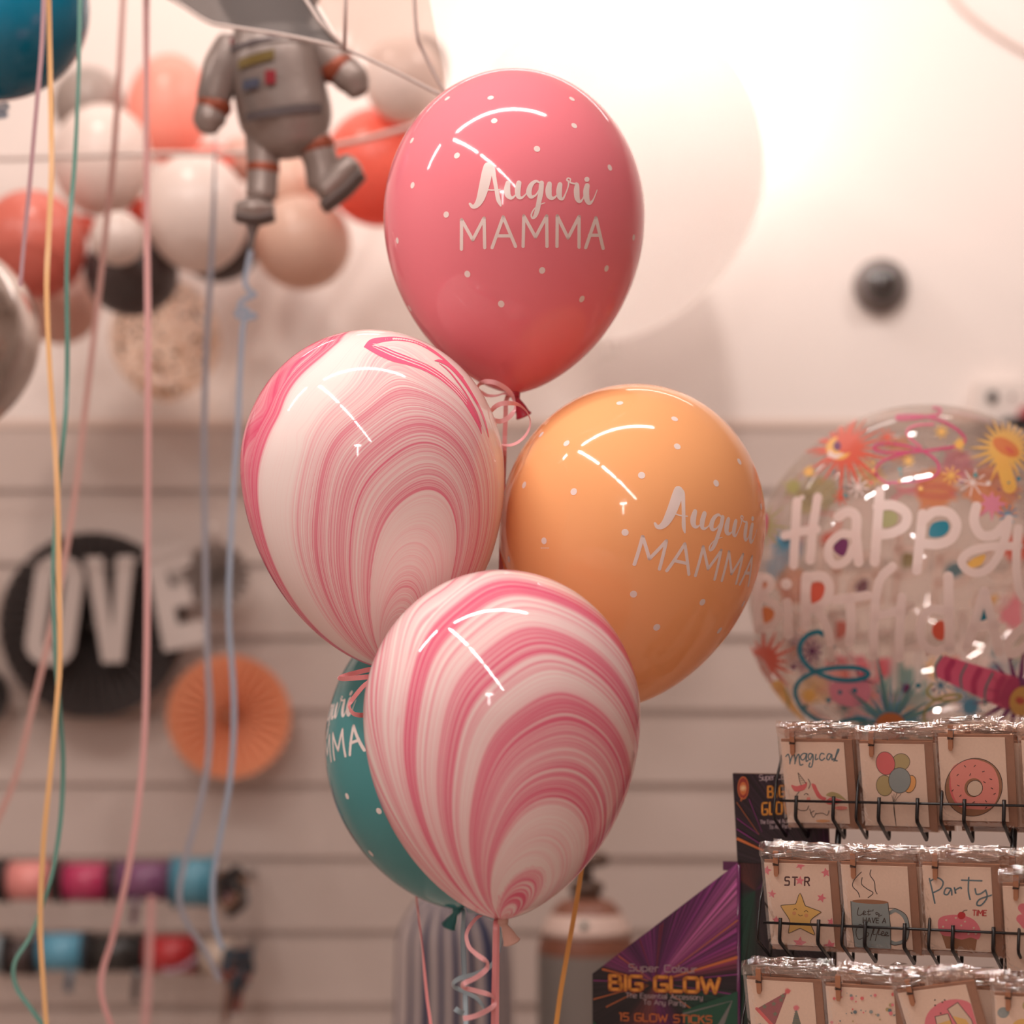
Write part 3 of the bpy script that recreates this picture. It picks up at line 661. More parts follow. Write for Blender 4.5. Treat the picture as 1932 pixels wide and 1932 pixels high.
mb = MB(); mb.revolve([(0, zt(1606)), (.018, zt(1607)), (.030, zt(1614)), (.032, zt(1626)), (.024, zt(1634)), (0, zt(1636))], M_cap, 24, c=(.008, 0, 0)); mb.build('handwheel', valve)

YC = 3.42
M_str, nt, b_, out_ = new_mat('striped cloth'); _mats['striped cloth'] = M_str
tc_ = nt.nodes.new('ShaderNodeTexCoord'); at_ = nt.nodes.new('ShaderNodeAttribute'); at_.attribute_name = 'stripe'
rp = nt.nodes.new('ShaderNodeValToRGB'); e = rp.color_ramp.elements; fr_ = nt.nodes.new('ShaderNodeMath'); fr_.operation = 'FRACT'
e[0].position = 0; e[0].color = (*lin((34, 36, 64)), 1); e[1].position = .30; e[1].color = (*lin((40, 42, 68)), 1)
for pos, cc in ((.40, (164, 148, 144)), (.74, (172, 154, 148)), (.84, (84, 80, 96)), (1., (34, 36, 64))):
    q = e.new(pos); q.color = (*lin(cc), 1)
nt.links.new(at_.outputs['Fac'], fr_.inputs[0]); nt.links.new(fr_.outputs[0], rp.inputs[0]); nt.links.new(rp.outputs[0], b_.inputs['Base Color']); b_.inputs['Roughness'].default_value = .8
bag = thing('striped_sack', 'blue and grey striped cloth sack left of the helium cylinder', 'sack', (P(850, 0, YC).x, YC, 0))
mb = MB(); uc = YC/F; n = 160; rows = [(1684, 30), (1690, 52), (1702, 70), (1722, 84), (1748, 100), (1776, 108), (1820, 111), (1900, 113), (2000, 114), (2150, 116)]
V = []; at = []; zz = [CZ+(HZ-p)*uc for p, _ in rows]+[.5, .2, .005]; rr = [q*uc for _, q in rows]+[.106, .106, .1]
for i, (z, r) in enumerate(zip(zz, rr)):
    for k in range(n):
        a = 2*PI*k/n; rj = r*(1+.035*math.sin(9*a+i*.12)+.03*math.sin(17*a+1.3+i*.2)+.05*math.sin(2*a+.7))
        V.append((rj*math.sin(a)+.004*math.sin(z*9), -rj*.72*math.cos(a), z)); at.append((a/(2*PI)*19+.25*math.sin(z*6)+.35*math.sin(3*a)) % 1.)
ctr_ = len(V); V.append((0, 0, zz[0]+.004)); at.append(.5)
FS = [(i*n+k, (i+1)*n+k, (i+1)*n+(k+1) % n, i*n+(k+1) % n) for i in range(len(rr)-1) for k in range(n)]+[(k, (k+1) % n, ctr_) for k in range(n)]
mb.add(V, FS, M_str); o = mb.build('cloth', bag)
# stripe phase as an unwrapped coordinate stored on corners so it never interpolates across a wrap
ca = o.data.attributes.new('stripe', 'FLOAT', 'CORNER'); vals = []
for p in o.data.polygons:
    q = [at[v] for v in p.vertices]; base = q[0]
    vals += [v if abs(v-base) < .5 else (v+1 if v < base else v-1) for v in q]
ca.data.foreach_set('value', vals)

# ---------------------------------------------------------------- the balloon bunch in front
BG = 'bunch of five balloons in front'
class Hero:
    def __init__(s, label, px, py, rpx, top, bot, Y, tilt):
        s.R = S(rpx, Y); s.bt = S(top, Y); s.bb = S(bot, Y); s.Y = Y; s.tilt = tilt
        s.e = thing('latex_balloon', label, 'balloon', P(px, py, Y), (0, tilt, 0), BG)
        s.M = Matrix.Translation(P(px, py, Y)) @ Matrix.Rotation(tilt, 4, 'Y'); s.Mi = s.M.inverted()
        s.o = s.Mi @ Vector((0, 0, CZ)); s.ts = np.linspace(Y*.85, Y*1.12, 160)
    def hit(s, px, py):
        """where the drawn point lies on the skin, as azimuth and height"""
        d = (s.Mi.to_3x3() @ P(px, py, 1.)-s.Mi.to_3x3() @ Vector((0, 0, CZ)))
        o, d = np.array(s.o), np.array(d)
        ts = s.ts
        for it in range(2):
            p = o[None]+ts[:, None]*d[None]; z = p[:, 2]
            f = np.hypot(p[:, 0], p[:, 1])-brad(z, s.R, s.bt, s.bb)
            f = np.where((z > s.bt) | (z < -s.bb), 1, f)
            k = np.where(f < 0)[0]
            if len(k) == 0: i = int(np.argmin(f)); q = p[i]; break
            i = max(1, k[0]); ts = np.linspace(ts[i-1], ts[i], 40); q = p[k[0]]
        return math.atan2(q[0], -q[1]), float(q[2])
    def pt(s, az, z, eps):
        z = max(-s.bb*.985, min(s.bt*.985, z)); r = float(brad(z, s.R, s.bt, s.bb))
        dz = 1e-4; dr = (float(brad(z+dz, s.R, s.bt, s.bb))-r)/dz; l = math.hypot(1, dr)
        r2 = r+eps/l; z2 = z-eps*dr/l
        return Vector((r2*math.sin(az), -r2*math.cos(az), z2))
    def body(s, m, name='envelope', attrs=None, art=None, nseg=96, nring=72):
        mb = MB(); pr = bprofile(s.R, s.bt, s.bb, nring); mb.revolve(pr, m, nseg)
        nb = len(mb.v)
        if art: art(mb)
        o = mb.build(name, s.e)
        if attrs is not None:
            v = np.array(mb.v[:nb]); s_, ph = attrs(v[:, 0]/s.R, v[:, 2]/s.R, v[:, 1]/s.R)
            for nm, val in (('band', s_), ('along', ph)):
                a = o.data.attributes.new(nm, 'FLOAT', 'POINT'); a.data.foreach_set('value', np.concatenate([val, np.zeros(len(mb.v)-nb)]).astype(np.float32))
        return o

pink = Hero('rose pink polka dot balloon with white lettering, highest of the bunch', 970, 411, 246, 273, 331, 2.25, 0.)
orange = Hero('orange polka dot balloon with white lettering, right in the bunch', 1193, 992, 250, 266, 346, 2.22, .115)
teal = Hero('teal polka dot balloon mostly hidden behind the front marbled one', 848, 1412, 234, 272, 303, 2.29, -.05)
marA = Hero('pink and white marbled balloon, left in the bunch above the teal one', 703, 885, 248, 260, 378, 2.14, -.085)
marB = Hero('pink and white marbled balloon, lowest and nearest of the bunch', 947, 1349, 261, 274, 386, 1.98, .0)

L_pink = latex('rose pink latex', (238, 132, 144), .07, .2); L_orange = latex('orange latex', (252, 182, 124), .07, .2); L_teal = latex('teal latex', (70, 138, 140), .07, .1)
M_print = mat('white balloon print', (240, 222, 216), .25, translucent=.15)
# lettering, traced once on the pink balloon and carried to the others by angle and height
C5 = lambda x, y: (700+x/3.513, 100+y/3.513)
def c5(pts): return [(*C5(p[0], p[1]), (p[2] if len(p) > 2 else 22)/3.513) for p in pts]
AUG = [[(778, 757, 66), (768, 800, 70), (755, 860, 68), (740, 920, 62), (722, 975, 50), (698, 1010, 36), (674, 1018, 26), (656, 1000, 16)],
 [(772, 754, 34), (792, 754, 38), (806, 766, 32), (818, 830, 27), (832, 910, 26), (845, 975, 28), (860, 1012, 12)], [(768, 906, 9), (805, 909, 9), (858, 904, 8)],
 [(908, 862, 32), (902, 905, 42), (908, 942, 38), (930, 960, 24), (955, 945, 10), (978, 905, 9)], [(980, 862, 34), (972, 910, 38), (976, 948, 32), (994, 960, 20), (1018, 945, 10), (1040, 915, 9)],
 [(1122, 862, 10), (1092, 850, 18), (1060, 876, 30), (1046, 922, 36), (1060, 953, 26), (1090, 943, 12), (1114, 908, 10)],
 [(1130, 862, 32), (1125, 920, 34), (1112, 990, 32), (1100, 1048, 32), (1085, 1084, 24), (1069, 1094, 13), (1063, 1070, 11), (1085, 1030, 8), (1125, 1003, 7), (1152, 993, 5)],
 [(1182, 868, 32), (1176, 910, 42), (1182, 950, 36), (1205, 962, 22), (1230, 945, 10), (1247, 905, 9)], [(1252, 872, 32), (1246, 915, 38), (1250, 955, 32), (1270, 967, 17), (1290, 930, 9), (1306, 885, 9), (1308, 852, 11), (1297, 843, 10), (1304, 830, 10), (1321, 836, 9), (1320, 858, 10), (1345, 866, 12)],
 [(1348, 866, 10), (1364, 872, 26), (1362, 912, 38), (1366, 962, 34), (1382, 985, 22), (1402, 968, 10), (1416, 930, 9)],
 [(1432, 880, 34), (1425, 920, 40), (1430, 970, 36), (1447, 995, 26), (1472, 972, 10), (1498, 908, 5)]]
MAM = [[(600, 1300), (601, 1105), (675, 1238), (750, 1094), (754, 1290)], [(803, 1290), (876, 1086), (958, 1282)], [(832, 1212), (928, 1212)],
 [(1008, 1282), (1013, 1080), (1090, 1220), (1164, 1080), (1166, 1282)], [(1232, 1282), (1234, 1080), (1305, 1226), (1378, 1084), (1378, 1287)], [(1422, 1290), (1490, 1092), (1537, 1295)], [(1447, 1208), (1518, 1208)]]
class Rec:                       # records the triangles of a drawing so that each balloon can wear it
    def __init__(s): s.t = []
    def add(s, v, f, m, sm): s.t += [tuple(v[i] for i in q) for q in f]
rec = Rec(); a = Art(rec, lambda u, v, l: pink.hit(u, v), 4.5)
for st in AUG: a.stroke(c5(st), 1, None, smooth=6)
a.disc(*C5(1430, 838), 17/3.513, None)
for st in MAM:
    for p, q in zip(st[:-1], st[1:]): a.stroke(c5([p, q]), 1, None)
LET = rec.t
def wear(mb, h, daz, dz=0., rot=0.):
    k = h.R/pink.R; c0, z0 = .16, .0; cr, sr = math.cos(rot), math.sin(rot); n = 0; V = []
    for t in LET:
        for az, z in t:
            x, y = (az-c0)*pink.R, z-z0; V.append(h.pt(c0+daz+(x*cr+y*sr)/pink.R, z0+(y*cr-x*sr)*k+dz, .00022))
    mb.add(V, [(3*i, 3*i+1, 3*i+2) for i in range(len(LET))], M_print, True)
def dots(mb, h, pts, rpx):
    for x, y in pts: dot_at(mb, h, *h.hit(x, y), rpx)
def dot_at(mb, h, az, z, rpx):
    r = S(rpx, h.Y); rz = max(.02, float(brad(z, h.R, h.bt, h.bb))); c0 = h.pt(az, z, .0002); V = []
    for k in range(16): V.append(h.pt(az+r*math.cos(2*PI*k/16)/rz, z+r*math.sin(2*PI*k/16)*math.sqrt(max(.12, 1-(z/h.bt)**2 if z > 0 else .9)), .0002))
    mb.add([c0]+V, [(0, 1+k, 1+(k+1) % 16) for k in range(16)], M_print, True)
def back_dots(mb, h):
    for k in range(26):
        az = PI+random.uniform(-1.6, 1.6); dot_at(mb, h, az, random.uniform(-.6, .85)*h.bt, 5.6)
PD = [(506, 302), (793, 297), (1331, 305), (817, 450), (1346, 482), (272, 580), (570, 680), (1100, 636), (1582, 760), (276, 877), (499, 1071), (175, 1243), (1740, 1223), (639, 1465), (1134, 1441), (1560, 1428), (863, 1663), (1397, 1630), (258, 1692)]
def tiny_mark(mb, h, px, py):
    a = Art(mb, lambda u, v, l: h.pt(*h.hit(u, v), .0002))
    for k in range(6): a.stroke([(px-7+k*2.6, py), (px-5.6+k*2.6, py-.2)], 2., M_print, caps=False)
def art_pink(mb):
    wear(mb, pink, 0.); dots(mb, pink, [C5(*p) for p in PD], 5.8); back_dots(mb, pink)
pink.body(L_pink, art=art_pink)
C1 = lambda x, y: (900+x/3.018, 700+y/3.018)
OD = [(813, 183), (1125, 273), (366, 362), (510, 412), (1140, 430), (1493, 516), (937, 594), (269, 649), (1361, 639), (551, 687), (382, 967), (843, 919), (182, 1072), (891, 1270), (1283, 1316), (1023, 1459), (1515, 1325), (1380, 1477), (1617, 772)]
def art_orange(mb):
    wear(mb, orange, .44, .006, 0.05); dots(mb, orange, [C1(*p) for p in OD], 6.4); back_dots(mb, orange); tiny_mark(mb, orange, 1028, 1034)
orange.body(L_orange, art=art_orange)
def art_teal(mb):
    wear(mb, teal, -1.47, .050, -.10); dots(mb, teal, [(655, 1502), (715, 1530), (652, 1250), (700, 1610)], 6.2); back_dots(mb, teal)
teal.body(L_teal, art=art_teal)
neck_part(pink.e, pink.bb, mat('dark rose latex', (176, 40, 66), .3), -.42, .25, 1.0)
neck_part(orange.e, orange.bb, L_orange, .2)
neck_part(teal.e, teal.bb, mat('dark teal latex', (28, 100, 100), .35), .5, .45, .95)
neck_part(marA.e, marA.bb, mat('pale latex neck', (206, 160, 146), .35), .2)
neck_part(marB.e, marB.bb, mat('pale latex neck', (206, 160, 146), .35), -.4, .3, .95)

# marbling: a smooth field of nested loops that all leave the neck, coloured by fine 1-D streaks
def loopfield(x, z, neckz, tilt, phi0, pl, pr):
    ct, st = math.cos(tilt), math.sin(tilt); X = x*ct+z*st; Z = -x*st+z*ct     # back to the upright picture frame
    dx, dz = X-neckz*st, Z-neckz*ct; rho = np.hypot(dx, dz)+1e-6; phi = np.degrees(np.arctan2(dx, dz+1e-6))
    S_ = np.exp(np.linspace(math.log(.04), math.log(14.), 420)); f0, p0, p1 = phi0(S_), pl(S_), pr(S_); s = np.full(rho.shape, 14.)
    done = np.zeros(rho.shape, bool); gp = np.zeros(rho.shape)
    for k in range(len(S_)):
        d = phi-f0[k]; p = np.where(d < 0, p0[k], p1[k]); g = S_[k]*np.maximum(.1, np.cos(np.radians(np.clip(d, -84, 84))))**p
        hit = (g >= rho) & ~done
        if k: q = np.clip((rho-gp)/np.maximum(g-gp, 1e-9), 0, 1); s = np.where(hit, S_[k-1]+(S_[k]-S_[k-1])*q, s)
        else: s = np.where(hit, S_[0], s)
        done |= hit; gp = g
    s = np.where(s > 2.5, 2.5+.55*np.log(np.maximum(s, 2.5)/2.5), s)
    return s, phi/60
def fieldA(x, z, y):
    s, ph = loopfield(x, z, -marA.bb/marA.R, marA.tilt, lambda s: np.interp(s, [1.2, 2.2, 2.7], [17., 8., 0.]),
                      lambda s: np.interp(s, [.8, 1.31, 1.65, 2.0, 2.3, 2.8], [8., 8., 4.5, 2.4, 1.7, 1.2]), lambda s: np.interp(s, [1.0, 1.31, 1.7, 2.2, 2.8], [8., 7.5, 5., 3.6, 1.9]))
    s += .015*np.exp(-((x+.62)**2+(z-.38)**2)/.012)-.04*np.exp(-((x+.50)**2+(z-.22)**2)/.008)
    s -= .22*np.exp(-((x-.25)**2/.16+(z-.86)**2/.10))
    return s+.012*np.sin(9*x+4*z), ph
def fieldB(x, z, y):
    s, ph = loopfield(x, z, -marB.bb/marB.R, 0., lambda s: np.interp(s, [.9, 1.2, 1.6, 2.0, 2.45], [29., 25., 18., 10., 2.]),
                      lambda s: np.interp(s, [1.0, 1.6, 2.1, 2.6], [3.9, 4.6, 3.9, 3.4]), lambda s: np.interp(s, [1.0, 1.6, 2.2, 2.6], [3.4, 2.0, 1.7, 1.4]))
    # the small tongue beside the neck
    s2, _ = loopfield(x, z, -marB.bb/marB.R, 0., lambda s: 33.+0*s, lambda s: 5.+0*s, lambda s: 7.+0*s)
    s = np.where(s2 < .5, s2, np.maximum(s, .52))
    return s+.010*np.sin(8*x+5*z), ph
def marble(name, lo, hi, stops, a1, a2, k1, k2, seed):
    m, nt, b, out = new_mat(name); N = nt.nodes; Lk = nt.links.new
    at = N.new('ShaderNodeAttribute'); at.attribute_name = 'band'; al2 = N.new('ShaderNodeAttribute'); al2.attribute_name = 'along'
    mr = N.new('ShaderNodeMapRange'); mr.inputs['From Min'].default_value = lo; mr.inputs['From Max'].default_value = hi; Lk(at.outputs['Fac'], mr.inputs['Value'])
    rp = N.new('ShaderNodeValToRGB'); e = rp.color_ramp.elements
    for i, (s_, v) in enumerate(stops):
        q = (s_-lo)/(hi-lo)
        if i < 2: el = e[i]; el.position = q
        else: el = e.new(q)
        el.color = (v, v, v, 1)
    Lk(mr.outputs[0], rp.inputs[0]); last = rp.outputs[0]
    for k, (sc, ka, amp, det) in enumerate(((k1, .35, a1, 3.), (k2, .5, a2, 2.))):
        cb_ = N.new('ShaderNodeCombineXYZ'); m1 = N.new('ShaderNodeMath'); m1.operation = 'MULTIPLY'; m1.inputs[1].default_value = sc
        m2 = N.new('ShaderNodeMath'); m2.operation = 'MULTIPLY'; m2.inputs[1].default_value = ka
        Lk(at.outputs['Fac'], m1.inputs[0]); Lk(al2.outputs['Fac'], m2.inputs[0]); Lk(m1.outputs[0], cb_.inputs[0]); Lk(m2.outputs[0], cb_.inputs[1]); cb_.inputs[2].default_value = seed+k*7.3
        n_ = N.new('ShaderNodeTexNoise'); n_.inputs['Scale'].default_value = 1.; n_.inputs['Detail'].default_value = det; n_.inputs['Roughness'].default_value = .62; Lk(cb_.outputs[0], n_.inputs['Vector'])
        sb = N.new('ShaderNodeMath'); sb.operation = 'SUBTRACT'; sb.inputs[1].default_value = .5; Lk(n_.outputs['Fac'], sb.inputs[0])
        # streaks are strongest where there is pigment, faint in the plain white areas
        ws = N.new('ShaderNodeMapRange'); ws.inputs['From Min'].default_value = .0; ws.inputs['From Max'].default_value = .3; ws.inputs['To Min'].default_value = amp*.12; ws.inputs['To Max'].default_value = amp; Lk(rp.outputs[0], ws.inputs['Value'])
        mu = N.new('ShaderNodeMath'); mu.operation = 'MULTIPLY'; Lk(sb.outputs[0], mu.inputs[0]); Lk(ws.outputs[0], mu.inputs[1])
        ad = N.new('ShaderNodeMath'); ad.operation = 'ADD'; Lk(last, ad.inputs[0]); Lk(mu.outputs[0], ad.inputs[1]); last = ad.outputs[0]
    cr = N.new('ShaderNodeValToRGB'); e = cr.color_ramp.elements
    e[0].position = .05; e[0].color = (*lin((244, 226, 220)), 1); e[1].position = .30; e[1].color = (*lin((240, 190, 192)), 1)
    for pos, c in ((.5, (232, 142, 156)), (.75, (230, 104, 134)), (1., (222, 84, 118))): q = e.new(pos); q.color = (*lin(c), 1)
    Lk(last, cr.inputs[0]); Lk(cr.outputs[0], b.inputs['Base Color']); b.inputs['Roughness'].default_value = .06
    t = N.new('ShaderNodeBsdfTranslucent'); Lk(cr.outputs[0], t.inputs[0]); mx = N.new('ShaderNodeMixShader'); mx.inputs[0].default_value = .2
    Lk(b.outputs[0], mx.inputs[1]); Lk(t.outputs[0], mx.inputs[2]); Lk(mx.outputs[0], out.inputs[0])
    return m
mA = marble('marble latex one', 0., 3.4, [(0., .2), (.55, .15), (.62, .28), (.78, .12), (1.22, .08), (1.3, .1), (1.32, .42), (1.46, .4), (1.5, .2), (1.55, .16), (1.58, .3), (1.66, .36), (1.74, .44), (1.84, .27), (1.95, .34), (2.02, .25), (2.1, .28), (2.15, .14), (2.19, .04), (2.36, .02), (2.40, .08), (2.43, .55), (2.6, .6), (2.75, .5), (2.9, .45), (3.4, .4)], .8, 1.6, 40, 120, 3.)
mB = marble('marble latex two', 0., 3.4, [(0., .3), (.18, .25), (.2, .6), (.27, .7), (.34, .3), (.42, .55), (.5, .2), (.56, .1), (.95, .12), (1.0, .3), (1.03, .56), (1.12, .54), (1.2, .36), (1.32, .46), (1.42, .38), (1.52, .56), (1.66, .6), (1.71, .14), (1.80, .12), (1.84, .34), (1.9, .18), (1.95, .6), (2.08, .48), (2.14, .17), (2.24, .24), (2.3, .24), (2.33, .66), (2.42, .62), (2.45, .2), (2.6, .25), (3.0, .35)], 1.5, 1.8, 46, 120, 11.)
# hook-shaped streaks near the top of the left marbled balloon
C6 = lambda x, y: (430+x/2.927, 600+y/2.927)
M_deep = mat('marble streak', (230, 96, 128), .06); M_pale = mat('marble pale streak', (242, 214, 210), .06)
def art_mA(mb):
    a = Art(mb, lambda u, v, l: marA.pt(*marA.hit(u, v), .00010+.00003*l), 9)
    def st(pts, m): a.stroke([(*C6(p[0], p[1]), p[2]/2.927) for p in pts], 1, m, smooth=6, caps=False)
    st([(1300, 330, 4), (1200, 235, 12), (1120, 175, 16), (1040, 135, 16), (950, 116, 20), (870, 118, 26), (800, 132, 34), (766, 155, 22), (752, 162, 4)], M_deep)
    st([(752, 158, 4), (790, 168, 30), (850, 186, 56), (920, 214, 58), (1000, 240, 44), (1080, 270, 38), (1160, 312, 36), (1240, 375, 34), (1300, 440, 30), (1350, 520, 26), (1385, 590, 16), (1400, 640, 4)], M_deep)
    for d in (0, 16, -14):
        st([(800, 150+d*.5, 2), (850, 165+d, 4), (920, 196+d, 4.5), (1000, 226+d, 4), (1090, 262+d, 3.5), (1180, 318+d, 3.5), (1260, 390+d, 3.5), (1320, 462+d, 2)], M_pale)
    st([(1140, 236, 3), (1170, 238, 16), (1215, 258, 20), (1260, 300, 20), (1300, 350, 18), (1345, 420, 14), (1390, 500, 12), (1420, 580, 10), (1440, 660, 3)], M_deep)
    st([(1165, 250, 3), (1215, 290, 7), (1265, 350, 8), (1320, 430, 8), (1370, 520, 7), (1400, 600, 3)], M_deep)
marA.body(mA, attrs=fieldA, art=art_mA, nseg=200, nring=120)
marB.body(mB, attrs=fieldB, nseg=200, nring=120)

# ribbons of the bunch
M_rp = mat('pale pink curling ribbon', (242, 182, 184), .28, translucent=.25); M_rpd = mat('pink curling ribbon front', (224, 142, 142), .3, translucent=.2)
M_rlb = mat('pale blue curling ribbon', (160, 176, 184), .28, translucent=.2); M_ror = mat('golden curling ribbon', (232, 166, 88), .3)
C7 = lambda x, y: (860+x/11.36, 690+y/11.36)
knot = [(1140, 640), (1100, 690), (1075, 800), (1070, 950), (1065, 1150), (1050, 1500), (1040, 1930)]
ribbon('ribbon', [P(*C7(x, y), 2.235) for x, y in knot]+[P(948, 960, 2.26), P(945, 1080, 2.2), P(944, 1200, 2.2), P(940, 1500, 2.2), P(938, 1800, 2.18), P(936, 2080, 2.16)], .0049, M_rpd, pink.e)
curl = [(1150, 612, 2.236, .3), (1000, 608, 2.225, 1.2), (850, 640, 2.215, 1.1), (680, 636, 2.205, .8), (560, 580, 2.20, .7), (488, 500, 2.195, 1.3), (500, 420, 2.19, .9), (600, 350, 2.18, .3), (740, 340, 2.175, .1), (900, 385, 2.175, .1), (1060, 480, 2.18, .1), (1180, 600, 2.185, .4), (1255, 760, 2.19, 1.2), (1262, 900, 2.185, 1.2), (1220, 1010, 2.18, .5), (1120, 1120, 2.17, .2), (960, 1190, 2.165, .1), (840, 1170, 2.16, .3), (760, 1090, 2.16, 1.), (752, 1000, 2.16, .9), (830, 890, 2.155, .3), (960, 820, 2.15, .1), (1130, 800, 2.15, .3), (1290, 820, 2.155, .8), (1420, 890, 2.16, 1.2), (1530, 1010, 2.165, 1.35), (1596, 1180, 2.17, 1.35), (1570, 1350, 2.17, 1.2), (1470, 1520, 2.165, 1.), (1330, 1640, 2.16, .95), (1180, 1700, 2.155, .95), (1050, 1705, 2.15, 1.1), (920, 1685, 2.14, 1.3)]
ribbon('curl', [P(*C7(c[0], c[1]), c[2]) for c in curl], .0050, M_rp, pink.e, [c[3] for c in curl], n=5)
C3 = lambda x, y: (700+x/3.864, 1600+y/3.864)
def low(name, pts, wd, m, h, tw=None, n=6): ribbon(name, [P(*C3(p[0], p[1]), p[2]) for p in pts], wd, m, h.e, tw, n)
low('ribbon', [(912, 520, 1.975), (906, 560, 1.962), (902, 700, 1.96), (898, 900, 1.96), (893, 1120, 1.965), (890, 1300, 1.97), (886, 1500, 1.98), (880, 1700, 2.)], .0042, M_rpd, marB)
low('curl', [(800, 490, 2.02), (760, 520, 2.01), (715, 580, 1.995), (695, 645, 1.98), (715, 720, 1.965), (770, 775, 1.95), (825, 815, 1.945), (850, 850, 1.95), (835, 890, 1.955), (765, 945, 1.945), (690, 980, 1.94), (668, 1002, 1.945), (690, 1022, 1.955), (780, 1045, 1.955), (860, 1070, 1.955), (898, 1108, 1.965), (888, 1155, 1.96), (800, 1208, 1.945), (735, 1232, 1.94), (672, 1242, 1.94)], .0050, M_rp, marB, [1.3, 1.2, 1., .8, .3, .2, .2, .9, .3, .1, .2, .9, .3, .1, .2, 1., .3, .1, .1, .1], 5)
low('ribbon', [(668, 440, 2.29), (674, 480, 2.275), (670, 650, 2.27), (678, 850, 2.27), (686, 1050, 2.27), (692, 1300, 2.26), (698, 1700, 2.24)], .0052, M_rlb, teal)
low('curl', [(700, 455, 2.27), (820, 480, 2.25), (930, 560, 2.24), (945, 680, 2.235), (920, 790, 2.23), (860, 870, 2.225), (750, 922, 2.22), (650, 948, 2.22), (602, 985, 2.23), (620, 1020, 2.24), (700, 1055, 2.235), (770, 1095, 2.23), (812, 1150, 2.23), (826, 1190, 2.24)], .0050, M_rlb, teal, [.2, .3, .9, 1.2, 1., .4, .2, .2, .8, .3, .2, .3, .7, 1.2], 5)
low('curl', [(612, 1170, 2.235), (640, 1190, 2.235), (676, 1206, 2.24)], .0060, M_rlb, teal)
low('ribbon', [(270, -160, 2.3), (296, 20, 2.3), (308, 130, 2.3), (330, 350, 2.3), (352, 540, 2.29), (374, 720, 2.29), (392, 920, 2.28), (412, 1120, 2.27), (436, 1300, 2.25), (470, 1700, 2.2)], .0050, M_rpd, marA, [1.3, 1.2, 1.1, 1.1, 1.1, 1.2, .9, .8, .7, .7], 5)
ribbon('ribbon', [P(x, y, Y) for x, y, Y in [(1150, 1330, 2.22), (1130, 1420, 2.24), (1110, 1540, 2.25), (1098, 1632, 2.25), (1088, 1700, 2.25), (1072, 1790, 2.25), (1058, 1870, 2.25), (1049, 1935, 2.25), (1030, 2060, 2.25)]], .0054, M_ror, orange.e, [.3]*9)
# pink loops in front of the teal balloon
C8 = lambda x, y: (600+x/6.0375, 1220+y/6.0375)
ribbon('curl', [P(*C8(x, y), Y) for x, y, Y in [(700, 250, 2.10), (580, 262, 2.09), (440, 296, 2.08), (330, 325, 2.07), (255, 350, 2.065), (262, 366, 2.06), (400, 360, 2.05), (560, 345, 2.05), (690, 340, 2.06), (640, 380, 2.07), (540, 430, 2.075), (440, 540, 2.08), (370, 640, 2.08), (362, 700, 2.075), (400, 760, 2.07), (470, 780, 2.07), (560, 775, 2.08), (680, 760, 2.09)]], .0050, M_rpd, marA.e, [.1, .1, .1, .2, .9, .3, .1, .1, .8, .9, .6, .5, .6, .9, .5, .2, .1, .1], 5)

# ---------------------------------------------------------------- clear printed bubble balloon
YU = 2.62
UC = P(1744, 1098, YU); UR = S(332, YU)
bub = thing('bubble_balloon', 'clear round bubble balloon printed with fireworks and birthday lettering', 'balloon', UC)
M_bub = clear_mat('clear bubble film', (252, 246, 242), .10, .03, haze=.05, hazergb=(250, 236, 229), edge=.5)
mb = MB(); mb.revolve([(max(.0004, UR*math.sin(PI*k/40)), UR*math.cos(PI*k/40)) for k in range(41)], M_bub, 72); mb.build('shell', bub)
neck_part(bub, UR, M_bub)
def bubmap(back):
    def f(px, py, l):
        d = (P(px, py, 1.)-Vector((0, 0, CZ))).normalized(); o = Vector((0, 0, CZ))-UC
        b = o.dot(d); c = o.dot(o)-UR*UR; disc = b*b-c
        if disc < 1e-6: disc = 1e-6
        t = -b-math.sqrt(disc) if not back else -b+math.sqrt(disc)
        p = o+d*t; return p.normalized()*(UR+.0004+.00012*l if not back else UR+.0004+.00012*(40-l))
    return f
C4 = lambda x, y: (1380+x/3.018, 740+y/3.018)
k4 = 1/3.018
def cc(pts): return [(*C4(p[0], p[1]), p[2]*k4) if len(p) > 2 else C4(p[0], p[1]) for p in pts]
ink = lambda n, c: mat('bubble ink '+n, c, .35, translucent=.3)
I_w, I_r, I_y, I_o, I_t, I_p, I_m, I_g, I_v = ink('white', (238, 214, 206)), ink('red', (220, 98, 76)), ink('yellow', (240, 186, 98)), ink('orange', (224, 130, 72)), ink('teal', (30, 130, 152)), ink('pink', (224, 98, 132)), ink('magenta', (206, 72, 118)), ink('olive', (164, 156, 92)), ink('violet', (122, 58, 104))
I_st, I_pt, I_bl = ink('sea', (104, 148, 148)), ink('pale pink', (226, 140, 160)), ink('blue', (84, 146, 176))
